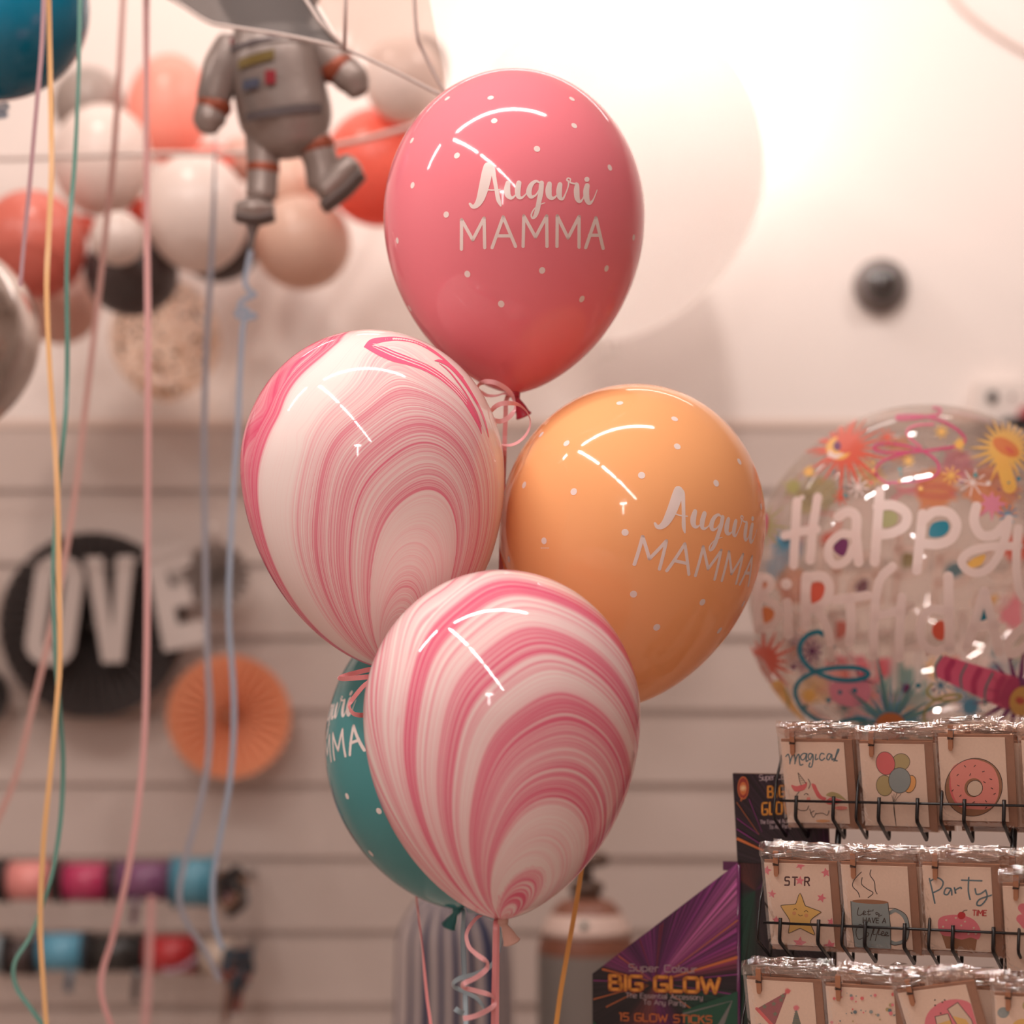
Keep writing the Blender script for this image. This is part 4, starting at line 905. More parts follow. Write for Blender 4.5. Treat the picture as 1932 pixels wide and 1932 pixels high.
def letters(a, dx=0, dy=0, m=None, inner=True):
    W_ = m or I_w
    def st(pts, w_=52, sm=6): a.stroke([(*C4(p[0]+dx, p[1]+dy), (p[2] if len(p) > 2 else w_)*k4) for p in pts], 1, W_, smooth=sm)
    def ct(pts, m_):
        if inner: a.poly([C4(p[0]+dx, p[1]+dy) for p in pts], m_, smooth=4)
    ct([(640, 850), (690, 860), (670, 940), (620, 920), (615, 880)], I_v); ct([(880, 700), (950, 715), (945, 770), (875, 785)], I_g); ct([(1140, 770), (1215, 755), (1230, 800), (1190, 838), (1125, 835)], I_t)
    ct([(1325, 985), (1370, 950), (1425, 935), (1400, 990), (1340, 1005)], I_y); ct([(225, 1085), (265, 1085), (258, 1120), (228, 1132)], I_o); ct([(235, 1215), (290, 1230), (295, 1280), (245, 1310)], I_o)
    ct([(498, 1090), (560, 1090), (568, 1140), (540, 1180), (498, 1200)], I_r); ct([(1200, 1290), (1150, 1305), (1140, 1350), (1165, 1385), (1200, 1385)], I_r); ct([(1412, 1190), (1375, 1282), (1440, 1270)], I_t)
    st([(420, 650), (410, 820), (402, 990)], 50); st([(530, 628), (505, 800), (490, 965)], 48); st([(352, 835), (440, 812), (525, 800)], 46)
    st([(640, 735), (690, 706), (735, 735), (735, 830), (742, 900), (750, 975)]); st([(735, 835), (660, 825), (595, 880), (590, 950), (630, 990), (690, 960), (725, 890)], 44)
    st([(862, 600), (850, 780), (835, 975)]); st([(850, 680), (930, 672), (1002, 715), (995, 780), (930, 820), (850, 830)])
    st([(1090, 720), (1075, 860), (1058, 1020)]); st([(1085, 760), (1150, 708), (1230, 715), (1270, 780), (1240, 850), (1170, 880), (1080, 875)])
    st([(1375, 680), (1362, 760), (1400, 830), (1470, 830), (1520, 780)]); st([(1545, 745), (1525, 850), (1480, 960), (1420, 1020), (1350, 1030), (1295, 980), (1330, 925), (1430, 895), (1600, 890)], 44)
    st([(222, 1055), (215, 1200), (215, 1335)], 46); st([(225, 1055), (275, 1062), (280, 1110), (228, 1155)], 40); st([(228, 1160), (295, 1190), (325, 1240), (300, 1300), (218, 1335)], 42)
    st([(372, 1190), (378, 1360)], 50, 0); a.disc(*C4(368+dx, 1092+dy), 30*k4, W_)
    st([(474, 1050), (470, 1180), (470, 1310)]); st([(474, 1055), (560, 1050), (598, 1110), (570, 1190), (485, 1230)], 50); st([(530, 1220), (580, 1310), (600, 1400)], 48)
    st([(625, 1175), (710, 1165), (800, 1150)], 48); st([(705, 1165), (712, 1280), (705, 1400)]); st([(930, 1000), (860, 1080), (835, 1270), (830, 1470)], 48); st([(980, 1160), (970, 1300), (965, 1480)], 48); st([(835, 1260), (970, 1230)], 44, 0)
    st([(1225, 1050), (1228, 1240), (1235, 1440)], 52); st([(1225, 1235), (1130, 1225), (1080, 1300), (1090, 1400), (1150, 1440), (1220, 1420)], 48)
    st([(1320, 1430), (1370, 1270), (1412, 1130)], 50); st([(1412, 1130), (1455, 1290), (1490, 1450)], 50); st([(1350, 1320), (1480, 1305)], 42, 0)
    st([(1590, 800), (1580, 960), (1590, 1100), (1625, 1170), (1680, 1180)], 46); st([(1690, 1000), (1690, 1200), (1650, 1380), (1560, 1460), (1540, 1400), (1640, 1290)], 44)
def bubart(back, I_g=I_g, I_o=I_o, I_bl=I_bl, I_r=I_r, I_pt=I_pt, I_y=I_y, I_st=I_st, I_v=I_v):
    mb = MB(); a = Art(mb, bubmap(back), 9 if not back else 14); rnd = random.Random(5)
    Bq = lambda x, y, r0, r1, n, m, ph=0.: a.burst(*C4(x, y), r0*k4, r1*k4, n, m, .45, ph)
    sm = lambda pts, w_, m: a.stroke(cc(pts), w_*k4, m, smooth=7)
    if back:
        far = lambda n, c: mat('bubble far ink '+n, c, .35, translucent=.65)
        I_g, I_o, I_bl, I_r, I_pt, I_y, I_st, I_v = far('olive', (196, 186, 110)), far('orange', (248, 156, 92)), far('blue', (96, 172, 214)), far('red', (240, 100, 76)), far('pink', (250, 130, 160)), far('yellow', (255, 206, 112)), far('sea', (110, 176, 176)), far('violet', (160, 84, 140))
        for x, y, m, r in ((430, 640, I_g, 90), (360, 1120, I_o, 110), (800, 470, I_y, 100), (270, 1000, I_bl, 80), (760, 1780, I_v, 150), (1180, 1560, I_y, 90), (1280, 420, I_pt, 120), (960, 330, I_o, 90), (1620, 900, I_r, 110), (1600, 1250, I_pt, 120)): Bq(x, y, r*.6, r*1.2, 17, m)
        for x, y, m, r in ((520, 580, I_g, 120), (1150, 560, I_o, 150), (1480, 560, I_o, 190), (330, 900, I_bl, 110), (560, 850, I_r, 60), (700, 1650, I_pt, 210), (480, 1690, I_y, 110), (980, 1700, I_st, 180), (1350, 1690, I_bl, 120), (420, 1480, I_v, 130), (1550, 1560, I_bl, 110)): Bq(x, y, r*.7, r*1.15, 15, m)
        sm([(900, 640), (1000, 560), (1180, 540), (1270, 580), (1180, 600), (1000, 570), (940, 540)], 16, I_pt); sm([(470, 690), (580, 700), (620, 760), (540, 820)], 14, I_r)
        sm([(330, 1180), (300, 1060), (360, 1020), (420, 1080), (400, 1180)], 60, I_o); sm([(640, 1560), (760, 1590), (880, 1560)], 110, I_pt)
        letters(a, 95, 215, mat('bubble far ink white', (248, 232, 226), .35, translucent=.6), True)
    else:
        Bq(650, 320, 78, 270, 26, I_r); Bq(640, 330, 60, 330, 13, I_r, .2); a.disc(*C4(612, 322), 72*k4, I_y, 66*k4); a.disc(*C4(650, 296), 56*k4, I_r); a.disc(*C4(604, 310), 22*k4, I_v, 26*k4); a.poly(cc([(548, 370), (560, 330), (590, 356), (650, 352), (600, 384)]), I_w)
        Bq(1560, 320, 84, 240, 22, I_y); a.disc(*C4(1560, 318), 84*k4, I_o, 44*k4, rot=.55); a.disc(*C4(1580, 335), 30*k4, I_r, 12*k4, rot=.65); sm([(1540, 400), (1580, 540)], 80, I_y)
        Bq(1480, 640, 40, 130, 8, I_pt)
        sm([(1150, 95), (1190, 105), (1170, 135), (1090, 150), (990, 160), (945, 158), (960, 142), (1090, 145), (1200, 172), (1290, 225), (1328, 275), (1300, 308), (1180, 330), (1040, 345), (900, 350), (820, 335), (830, 305), (920, 300), (1060, 330), (1150, 380), (1180, 430), (1160, 480), (1060, 512), (900, 520)], 15, I_m); sm([(1150, 190), (1060, 195), (1005, 220), (1010, 260), (1080, 320)], 12, I_p); sm([(1010, 350), (880, 390), (825, 440), (840, 490), (900, 530)], 14, I_m)
        for x, y, m, r in ((725, 545, I_w, 62), (1372, 520, I_w, 80), (1570, 700, I_bl, 56), (1250, 480, I_y, 54), (1195, 235, I_y, 40), (630, 605, I_r, 46), (1010, 400, I_y, 36), (890, 268, I_r, 50), (470, 1470, I_v, 60), (650, 1780, I_st, 46), (1190, 1660, I_bl, 56), (750, 1630, I_v, 60)): a.aster(*C4(x, y), r*k4, 8*k4, m)
        for k in range(46):
            x, y = rnd.uniform(150, 1640), rnd.choice((rnd.uniform(380, 620), rnd.uniform(1440, 1820))); a.disc(*C4(x, y), rnd.uniform(5, 15)*k4, rnd.choice((I_r, I_y, I_t, I_w, I_v, I_st)), n=10)
        for x, y, m, r in ((380, 560, I_g, 90), (330, 860, I_bl, 100), (470, 1700, I_y, 84), (1350, 1760, I_bl, 110), (1000, 1660, I_v, 60), (1290, 330, I_y, 60), (470, 480, I_y, 60), (1470, 1580, I_r, 50)): Bq(x, y, r*.3, r, 16, m)
        a.poly(cc([(590, 1640), (700, 1600), (800, 1640), (790, 1730), (690, 1760), (600, 1720)]), I_pt, smooth=4); a.disc(*C4(640, 1680), 12*k4, I_t); a.disc(*C4(720, 1670), 14*k4, I_t)
        # left edge: olive burst, red burst with oval eye, tube
        Bq(215, 770, 40, 190, 16, I_g, .1); a.disc(*C4(218, 780), 30*k4, I_m, 78*k4, rot=.2)
        Bq(225, 1510, 70, 230, 16, I_r); a.disc(*C4(210, 1570), 46*k4, I_w, 96*k4, rot=-.42); a.disc(*C4(222, 1590), 20*k4, I_o, 54*k4, rot=-.42); sm([(300, 1650), (360, 1760), (440, 1880)], 76, I_y); sm([(345, 1660), (362, 1720), (345, 1790)], 10, I_g)
        # teal curl
        sm([(550, 1362), (520, 1350), (462, 1372), (425, 1430), (440, 1500), (500, 1560), (600, 1602), (700, 1612), (780, 1596), (790, 1568), (730, 1545), (620, 1545), (510, 1566), (420, 1620), (400, 1690), (440, 1770), (520, 1830), (620, 1855), (720, 1860), (782, 1838), (740, 1820), (650, 1840), (610, 1880), (600, 1930)], 26, I_t)
        # grey-teal burst with orange middle
        Bq(915, 1850, 66, 330, 15, I_st, -.12); Bq(915, 1850, 60, 430, 9, I_st, .33); Bq(915, 1850, 50, 300, 19, I_bl, .1); a.disc(*C4(915, 1860), 84*k4, I_o, 76*k4)
        # olive curl
        sm([(1140, 1630), (1112, 1670), (1140, 1705), (1210, 1720), (1280, 1712), (1290, 1690), (1230, 1690), (1160, 1715), (1105, 1770), (1100, 1830), (1150, 1860)], 14, I_g)
        # cracker and violet burst with yellow eye
        Bq(1610, 1690, 90, 330, 17, I_v); a.poly(cc([(1205, 1475), (1590, 1590), (1530, 1765), (1160, 1590), (1150, 1540)]), I_p); a.disc(*C4(1560, 1675), 45*k4, I_m, 92*k4, rot=.34)
        for q in ((1190, 1480, 1160, 1590), (1325, 1525, 1300, 1655), (1465, 1570, 1425, 1740)): sm([(q[0], q[1]), ((q[0]+q[2])/2-18, (q[1]+q[3])/2), (q[2], q[3])], 11, I_st)
        for q in ((1250, 1510, 1225, 1600), (1395, 1555, 1365, 1670), (1520, 1600, 1490, 1720)): sm([(q[0], q[1]), ((q[0]+q[2])/2-14, (q[1]+q[3])/2), (q[2], q[3])], 34, I_m)
        a.disc(*C4(1625, 1720), 70*k4, I_y, 82*k4, rot=.3); a.disc(*C4(1612, 1716), 26*k4, I_r, 20*k4, rot=.3)
        letters(a)
    return mb.build('fireworks_print' if not back else 'far_side_print', bub)
bubart(True); bubart(False)

# ---------------------------------------------------------------- glow-stick display box
PSI = math.radians(22); e1 = Vector((math.cos(PSI), -math.sin(PSI), 0)); e2 = Vector((math.sin(PSI), math.cos(PSI), 0)); ez = Vector((0, 0, 1))
def frame(origin, yaw, lean=0.):
    a = Vector((math.cos(yaw), -math.sin(yaw), 0)); b = Vector((math.sin(yaw), math.cos(yaw), 0))
    U = ez*math.cos(lean)-b*math.sin(lean); N = b*math.cos(lean)+ez*math.sin(lean)
    return Matrix(((a.x, N.x, U.x, origin.x), (a.y, N.y, U.y, origin.y), (a.z, N.z, U.z, origin.z), (0, 0, 0, 1)))
M_cb = mat('brown cardboard', (112, 84, 68), .7)
def ray_print(name, cx_, cz_, seed, stops):
    """printed light-burst artwork: colour by angle about a centre on the panel"""
    m, nt, b, out = new_mat(name); N = nt.nodes; Lk = nt.links.new
    tc = N.new('ShaderNodeTexCoord'); sp = N.new('ShaderNodeSeparateXYZ'); Lk(tc.outputs['Object'], sp.inputs[0])
    def ma(op, a, b_=None):
        q = N.new('ShaderNodeMath'); q.operation = op
        for i, v in enumerate((a, b_)):
            if v is None: continue
            if isinstance(v, (int, float)): q.inputs[i].default_value = v
            else: Lk(v, q.inputs[i])
        return q.outputs[0]
    x = ma('SUBTRACT', sp.outputs[0], cx_); z = ma('SUBTRACT', sp.outputs[2], cz_)
    an = ma('ARCTAN2', z, x); t = ma('MULTIPLY', ma('ADD', an, PI), 1/(2*PI))
    rp = N.new('ShaderNodeValToRGB'); e = rp.color_ramp.elements
    for i, (p, c) in enumerate(stops):
        el = e[i] if i < 2 else e.new(p)
        el.position = p; el.color = (*lin(c), 1)
    Lk(t, rp.inputs[0])
    nz = N.new('ShaderNodeTexNoise'); nz.noise_dimensions = '1D'; nz.inputs['Scale'].default_value = 26; nz.inputs['Detail'].default_value = 4; nz.inputs['Roughness'].default_value = .7
    Lk(ma('ADD', an, seed), nz.inputs['W'])
    r2 = N.new('ShaderNodeValToRGB'); r2.color_ramp.elements[0].position = .38; r2.color_ramp.elements[0].color = (.35, .35, .35, 1); r2.color_ramp.elements[1].position = .72; r2.color_ramp.elements[1].color = (1.7, 1.5, 1.6, 1)
    Lk(nz.outputs['Fac'], r2.inputs[0])
    mx = N.new('ShaderNodeMix'); mx.data_type = 'RGBA'; mx.blend_type = 'MULTIPLY'; mx.inputs[0].default_value = 1.
    Lk(rp.outputs[0], mx.inputs[6]); Lk(r2.outputs[0], mx.inputs[7])
    Lk(mx.outputs[2], b.inputs['Base Color']); b.inputs['Roughness'].default_value = .32
    return m
YX = 2.25; kx = YX/F; B0 = P(1392, 1628, YX)
box = thing('glow_stick_box', 'dark purple cardboard display box of glow sticks left of the cards', 'box', (B0.x, B0.y, CT))
BM = Matrix.Translation(Vector((B0.x, B0.y, CT)))
YAW2 = math.radians(12); c12 = math.cos(YAW2)
SPc = ((1238-1392)*kx/c12, -(1858-1628)*kx)
BK, PU, DP, GN = (40, 31, 36), (122, 44, 112), (80, 28, 78), (22, 62, 48)
m_side = ray_print('purple burst print', *SPc, 2.2, [(0., BK), (.13, (30, 20, 26)), (.22, (120, 60, 60)), (.28, (104, 30, 88)), (.36, (40, 26, 34)), (.42, GN), (.47, GN), (.49, BK), (.525, (40, 22, 32)), (.545, (150, 60, 90)), (.58, PU), (.61, (150, 70, 122)), (.635, (176, 96, 146)), (.665, PU), (.72, DP), (.78, PU), (.84, DP), (.90, (128, 48, 108)), (.945, (130, 60, 110)), (.965, BK), (1., BK)])
L2 = 272*kx/c12; bot = CT-B0.z+.002
side = [(0, 0), (0, bot), (-L2, bot), (-L2, -217*kx)]
mb = MB(); mb.prism(side, 0, .003, m_side, M_cb)
def sfn(px, py, l): return ((px-1392)*kx/c12, -.0004-.00008*l, -(py-1628)*kx)
a = Art(mb, sfn)
b_ink = lambda n, c: mat('box ink '+n, c, .3)
K_g, K_w, K_o, K_m, K_r, K_gr = b_ink('gold', (226, 150, 62)), b_ink('white', (188, 164, 168)), b_ink('orange', (206, 112, 62)), b_ink('magenta', (150, 56, 128)), b_ink('rim', (150, 52, 44)), b_ink('green', (28, 78, 58))
cX, cY = 1238, 1858
for x, y, w_, m in ((1392, 1806, 6, K_o), (1392, 1838, 2.2, K_m), (1122, 1832, 4, K_o), (1122, 1858, 2.2, K_m), (1122, 1894, 2.2, K_o), (1146, 1908, 2.0, K_o), (1340, 1930, 2.6, K_o), (1392, 1877, 2.2, K_m), (1392, 1736, 2., K_o), (1256, 1722, 1.2, K_r), (1250, 1730, 1.2, K_r), (1206, 1766, 1.3, K_r), (1228, 1752, 1.2, K_m), (1290, 1690, 1.4, K_m), (1310, 1672, 1.2, K_m), (1165, 1806, 2., K_o), (1355, 1752, 2., K_m)):
    for q in range(40):                    # keep each ray inside the cut edge
        if y > 1631+(1392-x)*217/272: break
        x, y = cX+(x-cX)*.97, cY+(y-cY)*.97
    a.stroke([(cX+(x-cX)*.12, cY+(y-cY)*.12, w_*.3), (x, y, w_)], 1, m, caps=False)
a.poly([(1122, 1898), (1122, 1935), (1148, 1960), (1122, 1990)], K_gr); a.poly([(1290, 1910), (1392, 1870), (1392, 1990), (1310, 1990)], K_gr)
a.stroke([(1382, 1888, 1), (1350, 1960, 16)], 1, b_ink('beam', (120, 116, 112)), caps=False); a.stroke([(1382, 1888, 1), (1290, 1916, 3)], 1, b_ink('beam', (120, 116, 112)), caps=False)
text(a, 'Super Colour', 1190, 1837, 12.5, 1.7, K_w, width=126)
text(a, 'BIG GLOW', 1154, 1873.5, 26, 8.6, K_r, width=204); text(a, 'BIG GLOW', 1154, 1873, 26, 6., K_g, width=204)
text(a, 'The Essential Accessory', 1184, 1888, 9, 1.25, K_w, width=143); text(a, 'To Any Party', 1217, 1900, 9, 1.25, K_w, width=78)
text(a, '15 GLOW STICKS', 1172, 1932, 14, 2.6, K_o, width=172)
FM = frame(B0, YAW2); mb.build('side_panel', box, M=BM.inverted() @ FM)
# the folded glossy edge
mb = MB(); mb.tube([(0.0005, .0015, -.002), (0.0005, .0015, bot)], .0022, mat('glossy purple fold', (112, 46, 96), .18, coat=.6), 10); mb.build('folded_edge', box, M=BM.inverted() @ FM)
mb = MB(); mb.box((-.009, .006, -.004), (.016, .001, .010), b_ink('tab', (90, 30, 74))); mb.build('tab', box, M=BM.inverted() @ FM)
# header board
C7b = lambda x, y: (1100+x/3.93, 1440+y/3.93)
HM = frame(B0+Vector((.0, .004, 0)), PSI, math.radians(11)); hw = .1035; hh = .1005
m_head = ray_print('dark burst print', .10, -.02, 5.1, [(0., BK), (.30, BK), (.40, (40, 22, 36)), (.5, (96, 44, 40)), (.56, BK), (.60, (88, 30, 76)), (.66, BK), (.72, (70, 26, 62)), (.80, (44, 24, 40)), (1., BK)])
mb = MB(); mb.prism([(0, 0), (hw, 0), (hw, hh), (0, hh)], 0, .004, m_head, M_cb)
def hfn(x, y, l):                      # crop coordinates of the header drawing
    v = (y-118); u_ = (x-1112)-v*.045
    return (u_*kx/3.93/math.cos(PSI), -.0005-.00008*l, hh-(v-u_*.075)*kx/3.93/math.cos(.19))
a = Art(mb, hfn)
a.disc(1187, 228, 40, K_o, 86, nl=True); a.disc(1187, 228, 35, K_r, 78); a.disc(1187, 232, 26, K_o, 50); a.aster(1187, 228, 24, 5, b_ink('spark', (240, 200, 150)), 5); a.stroke([(1178, 300), (1172, 320)], 10, K_o)
text(a, 'Super Colour', 1303, 178, 40, 6, K_w, width=240); text(a, 'BIG', 1362, 306, 80, 13, K_g, width=118, gap=.42); text(a, 'GLOW', 1322, 432, 86, 13, K_g, width=205, gap=.34)
text(a, 'The Essential Accessory', 1308, 500, 28, 4, K_w, width=260); text(a, 'To Any Party', 1372, 540, 28, 4, K_w, width=150)
for q in ((1140, 600, 1330, 700, 22, K_o), (1142, 450, 1300, 580, 6, K_m), (1142, 330, 1300, 580, 4, K_o), (1142, 530, 1310, 650, 8, K_m), (1230, 310, 1320, 560, 4, K_m)): a.stroke([(q[0], q[1], q[4]), (q[2], q[3], q[4]*.5)], 1, q[5], caps=False)
mb.build('header_board', box, M=BM.inverted() @ HM)
mb = MB(); BKM = frame(B0+Vector((.0, .004, 0)), PSI)
mb.prism([(.0, 0), (.0, bot), (.11, bot), (.11, 0)], .001, .004, ray_print('green burst print', .02, -.03, 9., [(0., BK), (.12, GN), (.22, GN), (.27, BK), (.55, BK), (.6, (80, 30, 70)), (.66, BK), (.9, (90, 46, 40)), (.93, BK), (1., BK)]), M_cb)
mb.build('back_panel', box, M=BM.inverted() @ BKM)

# ---------------------------------------------------------------- black wire card rack
ROWS = [(P(1473, 1400, 2.17), 2.17), (P(1442, 1628, 2.11), 2.11), (P(1409, 1848, 2.05), 2.05)]; RS = 2.17/2.30
LEAN = math.radians(19); CW, CH = .0716*RS, .0975*RS; PITCH = .0936*RS
M_wire = mat('black coated wire', (30, 26, 26), .32)
rk0 = ROWS[2][0]+e2*.05; rack = thing('card_rack', 'black wire rack holding three tiers of greeting cards', 'card rack', (rk0.x, rk0.y, CT))
ro = Vector((rk0.x, rk0.y, CT))
def rp_(r, a_, b_, c_): return ROWS[r][0]+e1*a_+e2*(b_*RS)+ez*(c_*RS)-ro
A0_, A1_ = -.004, PITCH*4.05
for r in range(3):
    b0 = .0215-.0095; c0 = -.0665
    mb = MB(); mb.tube([rp_(r, A0_, b0, c0), rp_(r, A1_, b0, c0)], .0014, M_wire, 10); mb.build('front_rail', rack)
    mb = MB(); mb.tube([rp_(r, A0_, b0+.052, c0-.018), rp_(r, A1_, b0+.052, c0-.018)], .0016, M_wire, 8); mb.build('rear_rail', rack)
    for j in range(4):
        for off in (.0155*RS, .0580*RS):
            mb = MB(); x = j*PITCH+off
            mb.tube([rp_(r, x, b0-.002, c0+.006), rp_(r, x, b0-.003, c0), rp_(r, x, b0-.006, c0-.016), rp_(r, x, b0-.004, c0-.020), rp_(r, x, b0+.050, c0-.0435), rp_(r, x, b0+.052, c0-.042), rp_(r, x, b0+.052, c0-.018)], .0020, M_wire, 10); mb.build('hook_wire', rack)
    for j in range(5):
        x = j*PITCH-.0096*RS; mb = MB()
        mb.tube([rp_(r, x, b0+.030, c0+.050), rp_(r, x, b0+.006, c0+.022), rp_(r, x, b0-.003, c0-.002), rp_(r, x, b0-.006, c0-.016), rp_(r, x, b0-.004, c0-.020), rp_(r, x, b0+.050, c0-.0435), rp_(r, x, b0+.052, c0-.042), rp_(r, x, b0+.052, c0-.018)], .0016, M_wire, 10); mb.build('divider_wire', rack)
for x in (.052, .236, .36):
    mb = MB()
    for p, q in ((0, 1), (1, 2)): 
        pa, pb = rp_(p, x, .074, -.02 if p == 0 else -.11), rp_(q, x, .074, -.11)
        mb.tube([pa, pb], .0034, M_wire, 8)
    pa = rp_(2, x, .074, -.11); mb.tube([pa, Vector((pa.x, pa.y, .004))], .0034, M_wire, 8); mb.tube([Vector((pa.x, pa.y, .005))-e2*.06, Vector((pa.x, pa.y, .005))+e2*.16], .004, M_wire, 8); mb.build('post', rack)

# ---------------------------------------------------------------- greeting card packs
M_paper = mat('off-white card', (238, 212, 194), .8, var=.03, bscale=400); M_kraft = mat('kraft paper', (162, 120, 98), .8, var=.05, bscale=300); M_kedge = mat('kraft edge', (176, 122, 92), .8)
M_pin = mat('peg wood', (168, 112, 82), .7, var=.08, bscale=250); M_spring = mat('peg spring', (90, 80, 76), .3, metal=.9)
M_slv = clear_mat('clear sleeve', (250, 244, 240), .05, .12, haze=.03, hazergb=(220, 196, 184), edge=.25, bump=.25, bscale=55)
M_flap = clear_mat('crinkled sleeve flap', (248, 238, 232), .26, .07, haze=.06, hazergb=(222, 190, 174), edge=.6, bump=.85, bscale=60)
M_crease = clear_mat('film crease', (252, 246, 242), .9, .08, edge=.9)
KC = CW/390
ck = lambda n, c: mat('card ink '+n, c, .8)
N_bl, N_rd, N_pk, N_ol, N_gb, N_or, N_yl, N_ye, N_br, N_dk = ck('slate', (92, 120, 132)), ck('red', (226, 108, 112)), ck('pink', (238, 150, 140)), ck('olive', (184, 168, 118)), ck('grey blue', (146, 160, 162)), ck('orange', (226, 164, 112)), ck('light orange', (240, 176, 106)), ck('yellow', (234, 192, 112)), ck('brown', (160, 114, 84)), ck('line', (66, 54, 52))
N_ro, N_wh, N_tx, N_cm, N_gn, N_pl = ck('rose', (232, 128, 142)), ck('white', (226, 204, 184)), ck('dark red', (86, 40, 46)), ck('crimson', (200, 54, 62)), ck('sage', (124, 128, 112)), ck('plum', (164, 96, 104))
def art_unicorn(a):
    st = lambda p, w_, m=N_dk: a.stroke(p, w_, m, smooth=5)
    for p in ([(360, 300), (374, 286), (384, 312), (387, 346)], [(387, 338), (398, 300), (410, 288), (418, 312), (418, 346)], [(418, 338), (430, 298), (442, 288), (446, 330), (452, 354), (468, 350)], [(492, 285), (470, 282), (452, 300), (462, 322), (480, 312), (490, 285), (488, 330), (500, 325)], [(530, 290), (510, 282), (500, 300), (512, 322), (528, 290), (530, 330), (522, 365), (506, 362), (512, 340)], [(548, 288), (545, 320), (560, 315)], [(598, 286), (580, 282), (570, 310), (585, 325), (602, 312)], [(645, 290), (625, 285), (615, 310), (628, 322), (645, 290), (648, 322), (658, 315)], [(660, 330), (672, 300), (688, 262), (680, 262), (668, 320), (680, 328)]): st(p, 8, N_bl)
    a.poly([(400, 478), (440, 486), (490, 460), (498, 478), (480, 510), (430, 520), (410, 505)], N_rd, 4); a.poly([(525, 472), (550, 478), (566, 510), (590, 545), (620, 560), (610, 574), (570, 560), (545, 520)], N_rd, 4); a.poly([(615, 585), (650, 556), (690, 565), (732, 582), (700, 594), (640, 600)], N_rd, 4)
    a.poly([(620, 545), (650, 522), (700, 535), (745, 575), (700, 560)], N_ol, 4); a.poly([(440, 402), (490, 468), (462, 480)], N_wh); st([(440, 402), (470, 440), (490, 468)], 4); st([(440, 402), (450, 450), (462, 480)], 4)
    for k in range(4): st([(443+k*7, 425+k*13), (456+k*8, 428+k*12)], 2.5)
    a.poly([(504, 440), (518, 470), (508, 500), (498, 480)], N_wh, 3); st([(504, 440), (518, 470), (508, 500)], 4); st([(450, 520), (425, 560), (428, 610), (460, 638), (500, 636), (512, 610)], 4); st([(482, 540), (495, 530), (508, 540)], 4); a.disc(510, 566, 12, N_pk); st([(520, 630), (530, 660), (545, 682), (560, 655)], 4); st([(560, 660), (600, 655), (630, 668), (640, 640)], 4); st([(526, 655), (548, 640)], 4); a.disc(605, 705, 45, N_or, 9); a.disc(715, 622, 40, N_pk, 12)
def art_balloons(a):
    for x, y, rx, ry, m, q in ((1100, 335, 54, 52, N_ol, .2), (1008, 480, 50, 64, N_ol, -.2), (1162, 470, 34, 54, N_yl, .2), (1008, 342, 56, 72, N_rd, -.3), (1098, 447, 66, 78, N_gb, -.15)):
        a.disc(x, y, rx, m, ry, n=28, rot=q); p = [(x+rx*math.cos(t)*math.cos(q)-ry*math.sin(t)*math.sin(q), y+rx*math.cos(t)*math.sin(q)+ry*math.sin(t)*math.cos(q)) for t in [2*PI*k/20 for k in range(20)]]; a.stroke(p, 3.2, N_dk, smooth=2, closed=True)
    for x, y in ((1055, 540), (1068, 530), (1085, 526), (1110, 530)): a.stroke([(x, y), (1070, 600), (1092, 745)], 2.6, N_dk, smooth=5)
    a.stroke([(1084, 745), (1106, 745)], 3, N_dk)
def art_donut(a):
    a.disc(1592, 482, 168, N_br, 176, n=40, rot=.2); a.poly([(1450, 400), (1470, 350), (1540, 318), (1600, 314), (1680, 345), (1722, 400), (1742, 480), (1732, 560), (1690, 612), (1600, 616), (1520, 600), (1470, 530), (1452, 470)], N_pk, 4); a.poly([(1452, 410), (1460, 480), (1490, 560), (1530, 602), (1500, 590), (1462, 530), (1448, 460)], N_rd, 4); a.disc(1592, 484, 54, N_br, 58); a.disc(1600, 488, 44, N_wh, 47, n=26)
    for p, rx, ry in (((1592, 482), 168, 176), ((1600, 488), 45, 48)): a.stroke([(p[0]+rx*math.cos(2*PI*k/24), p[1]+ry*math.sin(2*PI*k/24)) for k in range(24)], 4, N_dk, smooth=2, closed=True)
    for x, y, q in ((1535, 354, .8), (1592, 352, -.8), (1644, 386, -.3), (1495, 406, -.8), (1568, 404, -1.2), (1690, 432, .3), (1502, 470, .4), (1655, 450, .6), (1700, 487, .5), (1718, 520, -.6), (1518, 532, -.8), (1470, 500, -.7), (1598, 572, -.5), (1670, 565, .8), (1538, 576, .2), (1672, 606, -.6)): a.stroke([(x-6*math.cos(q), y-6*math.sin(q)), (x+6*math.cos(q), y+6*math.sin(q))], 4.4, N_dk)
